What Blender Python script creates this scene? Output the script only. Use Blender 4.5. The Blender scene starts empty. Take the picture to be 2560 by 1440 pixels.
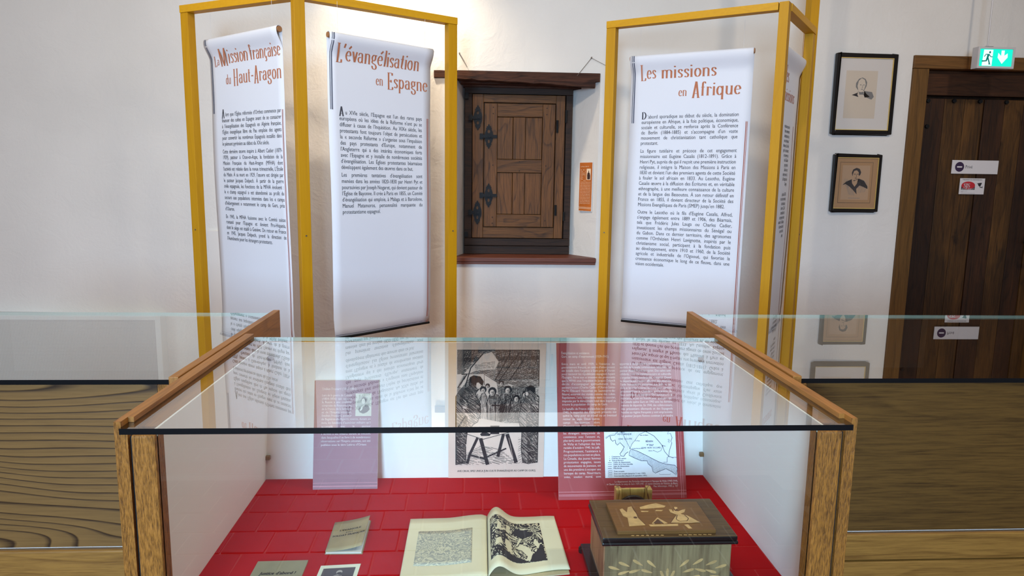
import bpy, bmesh, math, random
from mathutils import Vector, Matrix
from mathutils.geometry import tessellate_polygon
R = random.Random(7)
sc = bpy.context.scene
COL = sc.collection
pi = math.pi

# ------------------------------------------------------------------ camera
F, PITCH, ROLL, YAW, CH = 1739.94, 0.150615, -0.014077, 0.056561, 1.45
fwd = Vector((math.sin(YAW)*math.cos(PITCH), math.cos(YAW)*math.cos(PITCH), -math.sin(PITCH)))
rgt = Vector((math.cos(YAW), -math.sin(YAW), 0)); dwn = fwd.cross(rgt)
r2 = rgt*math.cos(ROLL)+dwn*math.sin(ROLL); d2 = dwn*math.cos(ROLL)-rgt*math.sin(ROLL)
cd = bpy.data.cameras.new('camera'); cam = bpy.data.objects.new('camera', cd); COL.objects.link(cam)
M = Matrix.Identity(4)
for i, c in enumerate((r2, -d2, -fwd)):
    for j in range(3): M[j][i] = c[j]
M[2][3] = CH
cam.matrix_world = M
cd.sensor_width = 36.0; cd.lens = F/2560*36; cd.clip_start = 0.05
sc.camera = cam
# ------------------------------------------------------------------ world, lights, exposure
w = bpy.data.worlds.new('world'); sc.world = w; w.use_nodes = True
w.node_tree.nodes['Background'].inputs[0].default_value = (0.80, 0.88, 1.0, 1)
w.node_tree.nodes['Background'].inputs[1].default_value = 0.5
sc.view_settings.view_transform = 'Standard'; sc.view_settings.look = 'None'
sc.view_settings.gamma = 1; sc.view_settings.use_curve_mapping = False
sc.view_settings.exposure = -0.1
def light(name, typ, loc, energy, color, target=None, **kw):
    l = bpy.data.lights.new(name, typ); l.energy = energy; l.color = color
    for k, v in kw.items(): setattr(l, k, v)
    o = bpy.data.objects.new(name, l); COL.objects.link(o); o.location = loc
    if target is not None:
        o.rotation_euler = (Vector(target)-Vector(loc)).to_track_quat('-Z', 'Y').to_euler()
    return o
# daylight from the tall windows behind and to the left of the viewer
light('window_daylight', 'AREA', (-0.9, -3.3, 1.8), 74, (0.46, 0.70, 1.0), (0.05, 1.9, 0.8), shape='RECTANGLE', size=1.0, size_y=1.2, spread=1.3)
light('window_daylight.001', 'AREA', (-4.3, 0.6, 1.9), 46, (0.70, 0.84, 1.0), (-0.3, 3.7, 1.2), shape='RECTANGLE', size=1.0, size_y=1.6)
# warm ceiling spotlights, plus two added fill spots for the case
light('wall_spotlight', 'SPOT', (-0.50, 4.16, 2.92), 85, (1.0, 0.86, 0.66), (-0.42, 4.45, 2.2), spot_size=2.0, spot_blend=1.0, shadow_soft_size=0.05)
WARM = (1.0, 0.88, 0.73)
light('ceiling_spotlight', 'SPOT', (-1.5, 2.3, 3.05), 60, WARM, (-1.5, 4.4, 1.2), spot_size=2.3, spot_blend=1.0, shadow_soft_size=0.06)
light('ceiling_spotlight.001', 'SPOT', (0.35, 2.1, 3.05), 62, WARM, (0.8, 4.4, 1.2), spot_size=2.3, spot_blend=1.0, shadow_soft_size=0.06)
light('ceiling_spotlight.002', 'SPOT', (2.7, 2.5, 3.05), 50, (1.0, 0.86, 0.70), (2.7, 4.4, 1.4), spot_size=2.3, spot_blend=1.0, shadow_soft_size=0.06)
light('ceiling_spotlight.003', 'SPOT', (0.6, -0.4, 3.05), 14, WARM, (0.1, 2.0, 0.8), spot_size=1.9, spot_blend=1.0, shadow_soft_size=0.08)
light('case_fill_spot', 'SPOT', (2.1, 1.3, 3.05), 105, (1.0, 0.88, 0.74), (0.0, 1.5, 0.8), spot_size=1.1, spot_blend=1.0, shadow_soft_size=0.12)  # added fill, brightens the left inner panel of the case
light('case_fill_spot.001', 'SPOT', (-2.0, 0.2, 3.05), 72, (0.92, 0.96, 1.0), (0.3, 1.6, 0.8), spot_size=1.1, spot_blend=1.0, shadow_soft_size=0.12)  # added cool fill from the left, brightens the inside of the case
light('ceiling_panel_light', 'AREA', (0.0, 1.2, 3.12), 42, (1.0, 0.95, 0.88), (0.0, 1.2, 0), shape='RECTANGLE', size=4.0, size_y=2.0)
cy = sc.cycles
cy.max_bounces = 6; cy.diffuse_bounces = 3; cy.glossy_bounces = 4; cy.transparent_max_bounces = 20
cy.caustics_reflective = False; cy.caustics_refractive = False

# ------------------------------------------------------------------ materials
def lin(c): return tuple(((v/255)/12.92 if v <= 10 else ((v/255+0.055)/1.055)**2.4) for v in c)+(1,)
def mat(name):
    m = bpy.data.materials.new(name); m.use_nodes = True
    nt = m.node_tree; b = nt.nodes['Principled BSDF']; return m, nt, b
def N(nt, t, **kw):
    n = nt.nodes.new(t)
    for k, v in kw.items():
        if k in n.inputs: n.inputs[k].default_value = v
        else: setattr(n, k, v)
    return n
def plain(name, rgb, rough=0.6, bump=0.0, bscale=60, var=0.0, vscale=6, metal=0.0, spec=0.5, stretch=(1,1,1)):
    m, nt, b = mat(name)
    b.inputs['Base Color'].default_value = lin(rgb); b.inputs['Roughness'].default_value = rough
    b.inputs['Metallic'].default_value = metal; b.inputs['Specular IOR Level'].default_value = spec
    if bump or var:
        tc = N(nt, 'ShaderNodeTexCoord'); mp = N(nt, 'ShaderNodeMapping'); mp.inputs['Scale'].default_value = stretch
        nt.links.new(tc.outputs['Object'], mp.inputs[0])
    if var:
        no = N(nt, 'ShaderNodeTexNoise', Scale=vscale, Detail=5.0); nt.links.new(mp.outputs[0], no.inputs['Vector'])
        r = N(nt, 'ShaderNodeValToRGB'); a = r.color_ramp.elements
        a[0].position = 0.3; a[1].position = 0.7
        a[0].color = lin([max(0, c*(1-var)) for c in rgb]); a[1].color = lin([min(255, c*(1+var*0.5)) for c in rgb])
        nt.links.new(no.outputs['Fac'], r.inputs[0]); nt.links.new(r.outputs[0], b.inputs['Base Color'])
    if bump:
        n2 = N(nt, 'ShaderNodeTexNoise', Scale=bscale, Detail=6.0); nt.links.new(mp.outputs[0], n2.inputs['Vector'])
        bp = N(nt, 'ShaderNodeBump', Strength=bump, Distance=0.01); nt.links.new(n2.outputs['Fac'], bp.inputs['Height'])
        nt.links.new(bp.outputs[0], b.inputs['Normal'])
    return m
def wood(name, light_c, dark_c, axis='X', fine=60, st2=0.22, rings=3.0, ringk=9, ringmix=0.5, rough=0.45, bump=0.15, blotch=0.0, warp=1.0, pore=0.35, st1=0.045, linear=14.0, knots=False):
    """fine fibres stretched along the axis plus growth-ring contours"""
    m, nt, b = mat(name); L = nt.links.new
    tc = N(nt, 'ShaderNodeTexCoord')
    k = {'X': 0, 'Y': 1, 'Z': 2}[axis]
    s1 = [1, 1, 1]; s1[k] = st1
    s2 = [1, 1, 1]; s2[k] = st2
    m1 = N(nt, 'ShaderNodeMapping'); m1.inputs['Scale'].default_value = s1
    m2 = N(nt, 'ShaderNodeMapping'); m2.inputs['Scale'].default_value = s2
    L(tc.outputs['Object'], m1.inputs[0]); L(tc.outputs['Object'], m2.inputs[0])
    fn = N(nt, 'ShaderNodeTexNoise', Scale=fine*3.0, Detail=4.0, Roughness=0.7); L(m1.outputs[0], fn.inputs['Vector'])
    rn = N(nt, 'ShaderNodeTexNoise', Scale=rings, Detail=2.0, Distortion=warp*0.35); L(m2.outputs[0], rn.inputs['Vector'])
    mu = N(nt, 'ShaderNodeMath', operation='MULTIPLY'); mu.inputs[1].default_value = ringk; L(rn.outputs['Fac'], mu.inputs[0])
    sx_ = N(nt, 'ShaderNodeSeparateXYZ'); L(tc.outputs['Object'], sx_.inputs[0])
    li = N(nt, 'ShaderNodeMath', operation='MULTIPLY_ADD'); li.inputs[1].default_value = linear
    L(sx_.outputs[{'X': 2, 'Y': 0, 'Z': 0}[axis]], li.inputs[0]); L(mu.outputs[0], li.inputs[2])
    fr = N(nt, 'ShaderNodeMath', operation='FRACT'); L(li.outputs[0], fr.inputs[0])
    rr = N(nt, 'ShaderNodeValToRGB'); e = rr.color_ramp.elements
    e[0].position = 0.0; e[0].color = (0, 0, 0, 1); e[1].position = 0.72; e[1].color = (0.15, 0.15, 0.15, 1)
    x = rr.color_ramp.elements.new(0.93); x.color = (1, 1, 1, 1); x = rr.color_ramp.elements.new(1.0); x.color = (0, 0, 0, 1)
    L(fr.outputs[0], rr.inputs[0])
    fr2 = N(nt, 'ShaderNodeValToRGB'); fr2.color_ramp.elements[0].position = 0.42; fr2.color_ramp.elements[1].position = 0.66
    L(fn.outputs['Fac'], fr2.inputs[0])
    a = N(nt, 'ShaderNodeMath', operation='MULTIPLY'); a.inputs[1].default_value = ringmix; L(rr.outputs[0], a.inputs[0])
    c = N(nt, 'ShaderNodeMath', operation='MULTIPLY_ADD'); c.inputs[1].default_value = pore; L(fr2.outputs[0], c.inputs[0]); L(a.outputs[0], c.inputs[2])
    c.use_clamp = True
    mx = N(nt, 'ShaderNodeMix', data_type='RGBA'); mx.inputs['A'].default_value = lin(light_c); mx.inputs['B'].default_value = lin(dark_c)
    L(c.outputs[0], mx.inputs['Factor'])
    out = mx.outputs['Result']
    if knots:
        kv = N(nt, 'ShaderNodeTexVoronoi', Scale=3.4); kn = N(nt, 'ShaderNodeMapping'); ks = [1.4, 1.4, 1.4]; ks[k] = 0.55; kn.inputs['Scale'].default_value = ks
        kd = N(nt, 'ShaderNodeTexNoise', Scale=9.0, Detail=3.0); L(tc.outputs['Object'], kd.inputs['Vector'])
        ka = N(nt, 'ShaderNodeMix', data_type='RGBA', blend_type='LINEAR_LIGHT'); ka.inputs['Factor'].default_value = 0.12
        L(tc.outputs['Object'], kn.inputs[0]); L(kn.outputs[0], ka.inputs['A']); L(kd.outputs['Color'], ka.inputs['B']); L(ka.outputs['Result'], kv.inputs['Vector'])
        kr = N(nt, 'ShaderNodeValToRGB'); kr.color_ramp.elements[0].position = 0.05; kr.color_ramp.elements[1].position = 0.20; kr.color_ramp.elements[0].color = (0.12, 0.10, 0.09, 1)
        L(kv.outputs['Distance'], kr.inputs[0]); km = N(nt, 'ShaderNodeMix', data_type='RGBA', blend_type='MULTIPLY'); km.inputs['Factor'].default_value = 1
        L(out, km.inputs['A']); L(kr.outputs[0], km.inputs['B']); out = km.outputs['Result']
    if blotch:
        bn = N(nt, 'ShaderNodeTexNoise', Scale=2.6, Detail=5.0, Roughness=0.65); L(m2.outputs[0], bn.inputs['Vector'])
        br = N(nt, 'ShaderNodeValToRGB'); br.color_ramp.elements[0].position = 0.42; br.color_ramp.elements[1].position = 0.62
        br.color_ramp.elements[0].color = (1-blotch, 1-blotch, 1-blotch, 1); L(bn.outputs['Fac'], br.inputs[0])
        mm = N(nt, 'ShaderNodeMix', data_type='RGBA', blend_type='MULTIPLY'); mm.inputs['Factor'].default_value = 1
        L(out, mm.inputs['A']); L(br.outputs[0], mm.inputs['B']); out = mm.outputs['Result']
    L(out, b.inputs['Base Color'])
    b.inputs['Roughness'].default_value = rough+0.08; b.inputs['Specular IOR Level'].default_value = 0.3
    bp = N(nt, 'ShaderNodeBump', Strength=bump, Distance=0.002); bp.invert = True; L(c.outputs[0], bp.inputs['Height']); L(bp.outputs[0], b.inputs['Normal'])
    return m
def glass(name, tint=(0.92, 0.97, 0.95), double=False, refl=True):
    m, nt, b = mat(name); nt.nodes.remove(b); L = nt.links.new; out = nt.nodes['Material Output']
    g = N(nt, 'ShaderNodeNewGeometry'); mr = N(nt, 'ShaderNodeMapRange'); mr.inputs['To Min'].default_value = 1.5; mr.inputs['To Max'].default_value = 1/1.5
    L(g.outputs['Backfacing'], mr.inputs['Value'])
    fr = N(nt, 'ShaderNodeFresnel'); L(mr.outputs[0], fr.inputs['IOR'])
    t = N(nt, 'ShaderNodeBsdfTransparent'); t.inputs[0].default_value = tint+(1,)
    if not refl: L(t.outputs[0], out.inputs[0]); return m
    fo_ = fr.outputs[0]
    if double:   # both faces of the thin pane reflect: 2F/(1+F)
        a1 = N(nt, 'ShaderNodeMath', operation='MULTIPLY'); a1.inputs[1].default_value = 2; L(fo_, a1.inputs[0])
        a2 = N(nt, 'ShaderNodeMath', operation='ADD'); a2.inputs[1].default_value = 1; L(fo_, a2.inputs[0])
        a3 = N(nt, 'ShaderNodeMath', operation='DIVIDE'); L(a1.outputs[0], a3.inputs[0]); L(a2.outputs[0], a3.inputs[1]); fo_ = a3.outputs[0]
    gl = N(nt, 'ShaderNodeBsdfGlossy'); gl.inputs['Roughness'].default_value = 0.0; gl.inputs['Color'].default_value = (1, 1, 1, 1)
    mx = N(nt, 'ShaderNodeMixShader'); L(fo_, mx.inputs[0]); L(t.outputs[0], mx.inputs[1]); L(gl.outputs[0], mx.inputs[2])
    L(mx.outputs[0], out.inputs[0]); return m
def emis(name, rgb, s):
    m, nt, b = mat(name); b.inputs['Base Color'].default_value = (0, 0, 0, 1)
    b.inputs['Emission Color'].default_value = lin(rgb); b.inputs['Emission Strength'].default_value = s; return m
def plaster(name, rgb):
    m, nt, b = mat(name); L = nt.links.new; tc = N(nt, 'ShaderNodeTexCoord')
    n1 = N(nt, 'ShaderNodeTexNoise', Scale=1.1, Detail=3.0); n2 = N(nt, 'ShaderNodeTexNoise', Scale=6.0, Detail=8.0, Roughness=0.6, Distortion=0.8)
    n3 = N(nt, 'ShaderNodeTexNoise', Scale=55.0, Detail=4.0)
    for n in (n1, n2, n3): L(tc.outputs['Object'], n.inputs['Vector'])
    r = N(nt, 'ShaderNodeValToRGB'); r.color_ramp.elements[0].position = 0.3; r.color_ramp.elements[1].position = 0.65
    r.color_ramp.elements[0].color = lin([c*0.95 for c in rgb]); r.color_ramp.elements[1].color = lin(rgb)
    L(n1.outputs['Fac'], r.inputs[0]); L(r.outputs[0], b.inputs['Base Color'])
    a = N(nt, 'ShaderNodeMath', operation='MULTIPLY_ADD'); a.inputs[1].default_value = 0.18; L(n3.outputs['Fac'], a.inputs[0]); L(n2.outputs['Fac'], a.inputs[2])
    bp = N(nt, 'ShaderNodeBump', Strength=0.35, Distance=0.02); L(a.outputs[0], bp.inputs['Height']); L(bp.outputs[0], b.inputs['Normal'])
    b.inputs['Roughness'].default_value = 0.85; return m
def perforated(name, rgb):
    m, nt, b = mat(name); L = nt.links.new; tc = N(nt, 'ShaderNodeTexCoord'); mp = N(nt, 'ShaderNodeMapping'); mp.inputs['Scale'].default_value = (110, 0, 110)
    L(tc.outputs['Object'], mp.inputs[0]); v = N(nt, 'ShaderNodeTexVoronoi', Scale=1.0, Randomness=0.0); L(mp.outputs[0], v.inputs['Vector'])
    r = N(nt, 'ShaderNodeValToRGB'); r.color_ramp.elements[0].position = 0.28; r.color_ramp.elements[1].position = 0.36
    r.color_ramp.elements[0].color = lin([c*0.55 for c in rgb]); r.color_ramp.elements[1].color = lin(rgb)
    L(v.outputs['Distance'], r.inputs[0]); L(r.outputs[0], b.inputs['Base Color']); b.inputs['Roughness'].default_value = 0.5; return m
def tiles_mat(name):
    m, nt, b = mat(name); L = nt.links.new; tc = N(nt, 'ShaderNodeTexCoord'); br = N(nt, 'ShaderNodeTexBrick', Scale=1.0)
    br.inputs['Color1'].default_value = lin((150, 84, 66)); br.inputs['Color2'].default_value = lin((168, 98, 76)); br.inputs['Mortar'].default_value = lin((170, 150, 135))
    br.inputs['Brick Width'].default_value = 0.17; br.inputs['Row Height'].default_value = 0.17; br.inputs['Mortar Size'].default_value = 0.006
    L(tc.outputs['Object'], br.inputs['Vector']); L(br.outputs['Color'], b.inputs['Base Color']); b.inputs['Roughness'].default_value = 0.5; return m
def woodcut(name, ink, paper, scale, thr, seedoff):
    """printed woodcut: carved swirls of paper colour in ink (flat print)"""
    m, nt, b = mat(name); L = nt.links.new; tc = N(nt, 'ShaderNodeTexCoord'); mp = N(nt, 'ShaderNodeMapping'); mp.inputs['Location'].default_value = seedoff
    L(tc.outputs['Object'], mp.inputs[0])
    n = N(nt, 'ShaderNodeTexNoise', Scale=scale, Detail=2.5, Distortion=2.2); L(mp.outputs[0], n.inputs['Vector'])
    mu = N(nt, 'ShaderNodeMath', operation='MULTIPLY'); mu.inputs[1].default_value = 7.0; L(n.outputs['Fac'], mu.inputs[0])
    fr = N(nt, 'ShaderNodeMath', operation='PINGPONG'); fr.inputs[1].default_value = 0.5; L(mu.outputs[0], fr.inputs[0])
    r = N(nt, 'ShaderNodeValToRGB'); e = r.color_ramp.elements; e[0].position = thr-0.04; e[1].position = thr+0.04
    e[0].color = lin(ink); e[1].color = lin(paper); L(fr.outputs[0], r.inputs[0]); L(r.outputs[0], b.inputs['Base Color'])
    b.inputs['Roughness'].default_value = 0.8; return m

PLASTER = plaster('lime_plaster', (228, 221, 211))
CEIL = plain('ceiling_paint', (225, 222, 216), 0.9)
TILE = tiles_mat('terracotta_floor'); TILE1 = plain('terracotta_tile', (98, 52, 47), 0.6, 0.1, 30, 0.15, 5)
OAK_V = wood('oak_vertical', (160, 104, 40), (74, 42, 12), 'Z', 150, 0.22, 5, 8, 0.2, 0.38, 0.5, pore=0.8, st1=0.13)
OAK_D = wood('oak_board', (156, 104, 46), (98, 60, 22), 'Y', 60, 0.22, 5, 6, 0.35, 0.35, 0.2, pore=0.45)
OAK_L = wood('oak_cathedral', (120, 88, 47), (50, 32, 14), 'X', 60, 0.30, 3.4, 24, 1.0, 0.35, 0.15, pore=0.22, warp=0.9, linear=40)
OAK_R = wood('oak_straight', (100, 70, 29), (56, 36, 11), 'X', 75, 0.22, 4.0, 5, 0.3, 0.4, 0.15, pore=0.6, blotch=0.15)
OAK_H = wood('oak_rail', (146, 104, 46), (90, 56, 18), 'X', 70, 0.22, 5, 8, 0.35, 0.4, 0.2, pore=0.5)
DOORW = wood('old_door_planks', (104, 68, 28), (36, 21, 7), 'Z', 40, 0.22, 4.5, 7, 0.35, 0.5, 0.4, blotch=0.66, pore=0.6, knots=True)
DOORD = wood('old_door_planks_dark', (74, 43, 20), (24, 13, 6), 'Z', 40, 0.22, 4.5, 7, 0.35, 0.5, 0.4, blotch=0.66, pore=0.6, knots=True)
JAMB = wood('door_frame_wood', (116, 80, 36), (66, 44, 18), 'Z', 40, 0.22, 4, 6, 0.4, 0.5, 0.3, blotch=0.3, pore=0.4)
CUPL = wood('cupboard_wood', (118, 74, 30), (42, 23, 7), 'Z', 55, 0.22, 6, 9, 0.45, 0.5, 0.35, blotch=0.25, pore=0.5)
CUPH = wood('cupboard_rail_wood', (114, 72, 29), (40, 22, 7), 'X', 55, 0.22, 6, 9, 0.45, 0.5, 0.35, blotch=0.25, pore=0.5)
CUPD = wood('cupboard_dark_wood', (58, 34, 15), (22, 12, 5), 'X', 40, 0.22, 5, 7, 0.4, 0.55, 0.4, blotch=0.35, pore=0.5)
SILLW = wood('sill_wood', (112, 62, 44), (64, 32, 22), 'X', 50, 0.22, 5, 7, 0.35, 0.4, 0.3, blotch=0.15, pore=0.4)
LINT = wood('lintel_wood', (94, 56, 38), (38, 20, 14), 'X', 40, 0.22, 6, 8, 0.5, 0.7, 0.8, blotch=0.45, pore=0.6)
YEL = wood('ochre_painted_wood', (190, 138, 3), (172, 120, 2), 'Z', 30, 0.22, 3, 5, 0.3, 0.45, 0.08, pore=0.3)
DOWEL = plain('dowel_wood', (160, 112, 70), 0.6, 0.1, 80)
FABRIC = plain('banner_fabric', (219, 220, 225), 0.75, 0.05, 900)
T_BRN = plain('title_ink', (178, 108, 74), 0.8); T_GRY = plain('text_ink', (66, 66, 74), 0.8)
T_NAVY = plain('stripe_ink_dark', (66, 72, 92), 0.8); T_RUST = plain('stripe_ink_rust', (158, 92, 74), 0.8)
IRON = plain('black_iron', (12, 12, 13), 0.6, 0.2, 90, metal=0.0, spec=0.25)
GLASS = glass('clear_glass', double=True); GLASSB = glass('clear_glass_under', (1, 1, 1), refl=False); PICG = glass('picture_glass', (1, 1, 1)); GEDGE = plain('glass_edge_dark', (10, 16, 18), 0.15)
GEDGE2 = plain('glass_edge_pale', (190, 225, 215), 0.2)
WPANEL = plain('white_laminate', (238, 234, 228), 0.5)
RED = plain('red_cloth_board', (176, 6, 12), 0.8, 0.06, 500, 0.05, 4, spec=0.05)
CLAY = plain('clay_print_board', (162, 58, 60), 0.55, 0, 1, 0.10, 3); MAUVE = plain('mauve_print_board', (150, 104, 114), 0.55, 0, 1, 0.08, 3)
PAPER = plain('aged_print_paper', (232, 202, 182), 0.75, 0, 1, 0.06, 8); INK = plain('black_ink', (34, 32, 36), 0.8)
GREYI = plain('grey_ink', (120, 116, 112), 0.8); WHITEINK = plain('white_ink', (238, 226, 226), 0.8); MAPB = plain('map_paper', (222, 232, 242), 0.7); PINKL = plain('pale_line_ink', (222, 160, 168), 0.8)
PAGE = plain('book_page', (222, 212, 178), 0.75, 0, 1, 0.04, 6); PAGEEDGE = plain('book_page_edge', (190, 176, 136), 0.8)
KRAFT = plain('kraft_cover', (158, 142, 106), 0.8, 0.05, 200, 0.10, 14); KRAFT2 = plain('grey_green_cover', (146, 140, 112), 0.8, 0.05, 200, 0.08, 14)
BRONZE = plain('bronze_clip', (130, 100, 62), 0.45, metal=0.2)
BLKLAC = plain('black_lacquer', (14, 12, 12), 0.25); GOLD = plain('gilt_slip', (232, 200, 120), 0.3, metal=0.4)
WHITEP = plain('white_enamel', (222, 224, 220), 0.5); PERF = perforated('perforated_steel', (186, 184, 178))

# ------------------------------------------------------------------ mesh helpers
class MB:
    def __init__(s): s.v = []; s.f = []; s.m = []
    def add(s, vs, fs, m=0):
        o = len(s.v); s.v += [tuple(v) for v in vs]; s.f += [tuple(i+o for i in f) for f in fs]; s.m += [m]*len(fs); return s
    def box(s, x0, x1, y0, y1, z0, z1, m=0):
        vs = [(x, y, z) for x in (x0, x1) for y in (y0, y1) for z in (z0, z1)]
        return s.add(vs, [(0, 1, 3, 2), (4, 6, 7, 5), (0, 4, 5, 1), (2, 3, 7, 6), (0, 2, 6, 4), (1, 5, 7, 3)], m)
    def obox(s, cx, cy, ang, w, d, z0, z1, m=0):
        c, n = math.cos(ang), math.sin(ang); vs = []
        for a in (-w/2, w/2):
            for b in (-d/2, d/2):
                for z in (z0, z1): vs.append((cx+a*c-b*n, cy+a*n+b*c, z))
        return s.add(vs, [(0, 1, 3, 2), (4, 6, 7, 5), (0, 4, 5, 1), (2, 3, 7, 6), (0, 2, 6, 4), (1, 5, 7, 3)], m)
    def tube(s, pts, r, n=10, m=0, cap=True):
        pts = [Vector(p) for p in pts]; rings = []
        for i, p in enumerate(pts):
            t = (pts[min(i+1, len(pts)-1)]-pts[max(i-1, 0)]).normalized()
            a = t.orthogonal().normalized(); b = t.cross(a)
            if i and rings:
                a = (prev-t*prev.dot(t)).normalized(); b = t.cross(a)
            prev = a
            rings.append([p+(a*math.cos(2*pi*k/n)+b*math.sin(2*pi*k/n))*r for k in range(n)])
        vs = [v for g in rings for v in g]; fs = []
        for i in range(len(pts)-1):
            for k in range(n): fs.append((i*n+k, i*n+(k+1) % n, (i+1)*n+(k+1) % n, (i+1)*n+k))
        if cap: fs += [tuple(range(n-1, -1, -1)), tuple((len(pts)-1)*n+k for k in range(n))]
        return s.add(vs, fs, m)
    def extr(s, loops, fn, d0, d1, m=0):
        """2D loops (first outer, others holes) extruded along fn(u,v,h)"""
        tris = tessellate_polygon([[Vector((p[0], p[1], 0)) for p in lp] for lp in loops])
        flat = [p for lp in loops for p in lp]; n = len(flat)
        vs = [fn(p[0], p[1], d1) for p in flat]+[fn(p[0], p[1], d0) for p in flat]
        fs = [tuple(t) for t in tris]+[tuple(n+i for i in reversed(t)) for t in tris]; o = 0
        for lp in loops:
            k = len(lp)
            for i in range(k): fs.append((o+i, o+(i+1) % k, n+o+(i+1) % k, n+o+i))
            o += k
        return s.add(vs, fs, m)
    def build(s, name, mats, parent=None, loc=None, bevel=0.0, smooth=False, solid=0.0, kind=None):
        if not isinstance(mats, (list, tuple)): mats = [mats]
        if loc is None: loc = base(parent) if parent is not None else Vector((0, 0, 0))
        loc = Vector(loc)
        me = bpy.data.meshes.new(name); me.from_pydata([tuple(Vector(v)-loc) for v in s.v], [], s.f)
        for mm in mats: me.materials.append(mm)
        me.polygons.foreach_set('material_index', s.m)
        bm = bmesh.new(); bm.from_mesh(me)
        bmesh.ops.recalc_face_normals(bm, faces=bm.faces) if s.recalc else None
        if bevel:
            bmesh.ops.remove_doubles(bm, verts=bm.verts, dist=1e-6)
            bmesh.ops.bevel(bm, geom=[e for e in bm.edges if len(e.link_faces) == 2 and e.calc_face_angle(0) > 0.6], offset=bevel, segments=2, affect='EDGES', profile=0.6)
        bm.to_mesh(me); bm.free()
        if smooth: me.polygons.foreach_set('use_smooth', [True]*len(me.polygons))
        o = bpy.data.objects.new(name, me); COL.objects.link(o)
        if parent is not None: o.parent = parent; o['_b'] = list(loc); o.location = loc-base(parent)
        else: o.location = loc; o['_b'] = list(loc)
        if solid:
            md = o.modifiers.new('solid', 'SOLIDIFY'); md.thickness = solid; md.offset = 0
        if kind: o['kind'] = kind
        return o
    recalc = True
def base(o): return Vector(o['_b'])
def tag(o, label=None, cat=None, group=None, kind=None):
    if label: o['label'] = label
    if cat: o['category'] = cat
    if group: o['group'] = group
    if kind: o['kind'] = kind
    return o
def empty(name, loc, label=None, cat=None, group=None, kind=None):
    o = bpy.data.objects.new(name, None); COL.objects.link(o); o.location = loc; o['_b'] = list(loc); o.empty_display_size = 0.05
    return tag(o, label, cat, group, kind)
def B(*a, m=0): return MB().box(*a, m=m)

# ------------------------------------------------------------------ flat print: ink shapes laid on a surface fn(u,v,h)->xyz
class Ink:
    def __init__(s, fn, lay=0.0004, maxe=0.0): s.fn = fn; s.mb = MB(); s.mb.recalc = False; s.h = lay; s.maxe = maxe
    def tri(s, a, b, c, h, depth=0):
        if s.maxe and depth < 6:
            es = [((b[0]-a[0])**2+(b[1]-a[1])**2, 0), ((c[0]-b[0])**2+(c[1]-b[1])**2, 1), ((a[0]-c[0])**2+(a[1]-c[1])**2, 2)]
            l, k = max(es)
            if l > s.maxe**2:
                P = [a, b, c]; p, q, r = P[k], P[(k+1) % 3], P[(k+2) % 3]; mid = ((p[0]+q[0])/2, (p[1]+q[1])/2)
                s.tri(p, mid, r, h, depth+1); s.tri(mid, q, r, h, depth+1); return
        s.mb.add([s.fn(*a, h), s.fn(*b, h), s.fn(*c, h)], [(0, 1, 2)])
    def poly(s, pts, h=None, holes=()):
        h = s.h if h is None else h
        loops = [pts]+list(holes); flat = [p for l in loops for p in l]
        for t in tessellate_polygon([[Vector((p[0], p[1], 0)) for p in l] for l in loops]): s.tri(flat[t[0]], flat[t[1]], flat[t[2]], h)
    def rect(s, x0, y0, x1, y1, h=None): s.poly([(x0, y0), (x1, y0), (x1, y1), (x0, y1)], h)
    def ell(s, cx, cy, rx, ry, h=None, n=20): s.poly([(cx+rx*math.cos(2*pi*i/n), cy+ry*math.sin(2*pi*i/n)) for i in range(n)], h)
    def line(s, pts, w, h=None, pen=None):
        h = s.h if h is None else h; n = len(pts)
        L, Rr = [], []
        for i, p in enumerate(pts):
            a = pts[max(i-1, 0)]; b = pts[min(i+1, n-1)]; dx, dy = b[0]-a[0], b[1]-a[1]; d = math.hypot(dx, dy) or 1; dx /= d; dy /= d
            ww = w if pen is None else (pen[1]+(pen[0]-pen[1])*abs(dy)**1.3)
            L.append((p[0]-dy*ww/2, p[1]+dx*ww/2)); Rr.append((p[0]+dy*ww/2, p[1]-dx*ww/2))
        vs = [s.fn(*q, h) for q in L]+[s.fn(*q, h) for q in Rr]
        s.mb.add(vs, [(i, i+1, n+i+1, n+i) for i in range(n-1)])
    def hatch(s, pts, ang, gap, w, jit=0.3, h=None, seg=0.0, keep=1.0):
        c, sn = math.cos(ang), math.sin(ang); rot = [(p[0]*c+p[1]*sn, -p[0]*sn+p[1]*c) for p in pts]
        ys = [p[1] for p in rot]; y = min(ys)+gap/2; n = len(rot)
        while y < max(ys):
            xs = []
            for i in range(n):
                a, b = rot[i], rot[(i+1) % n]
                if (a[1] > y) != (b[1] > y): xs.append(a[0]+(y-a[1])/(b[1]-a[1])*(b[0]-a[0]))
            xs.sort()
            for i in range(0, len(xs)-1, 2):
                x0, x1 = xs[i], xs[i+1]; segs = [(x0, x1)]
                if seg:
                    segs = []; x = x0
                    while x < x1:
                        l = seg*R.uniform(0.5, 1.5); segs.append((x, min(x+l, x1))); x += l*R.uniform(1.05, 1.4)
                for (p, q) in segs:
                    if R.random() > keep: continue
                    j = gap*jit; yy = y+R.uniform(-j, j); y2 = y+R.uniform(-j, j)
                    s.line([(p*c-yy*sn, p*sn+yy*c), ((p+q)/2*c-(yy+y2)/2*sn+R.uniform(-j, j)*.3, (p+q)/2*sn+(yy+y2)/2*c), (q*c-y2*sn, q*sn+y2*c)], w*R.uniform(0.6, 1.3), h)
            y += gap
    def done(s, name, m, parent):
        fine = any(k in name for k in ('text', 'engraving', 'lines', 'caption', 'inlay', 'woodcut'))
        return s.mb.build(name, m, parent, kind='stuff' if fine else None)

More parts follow.
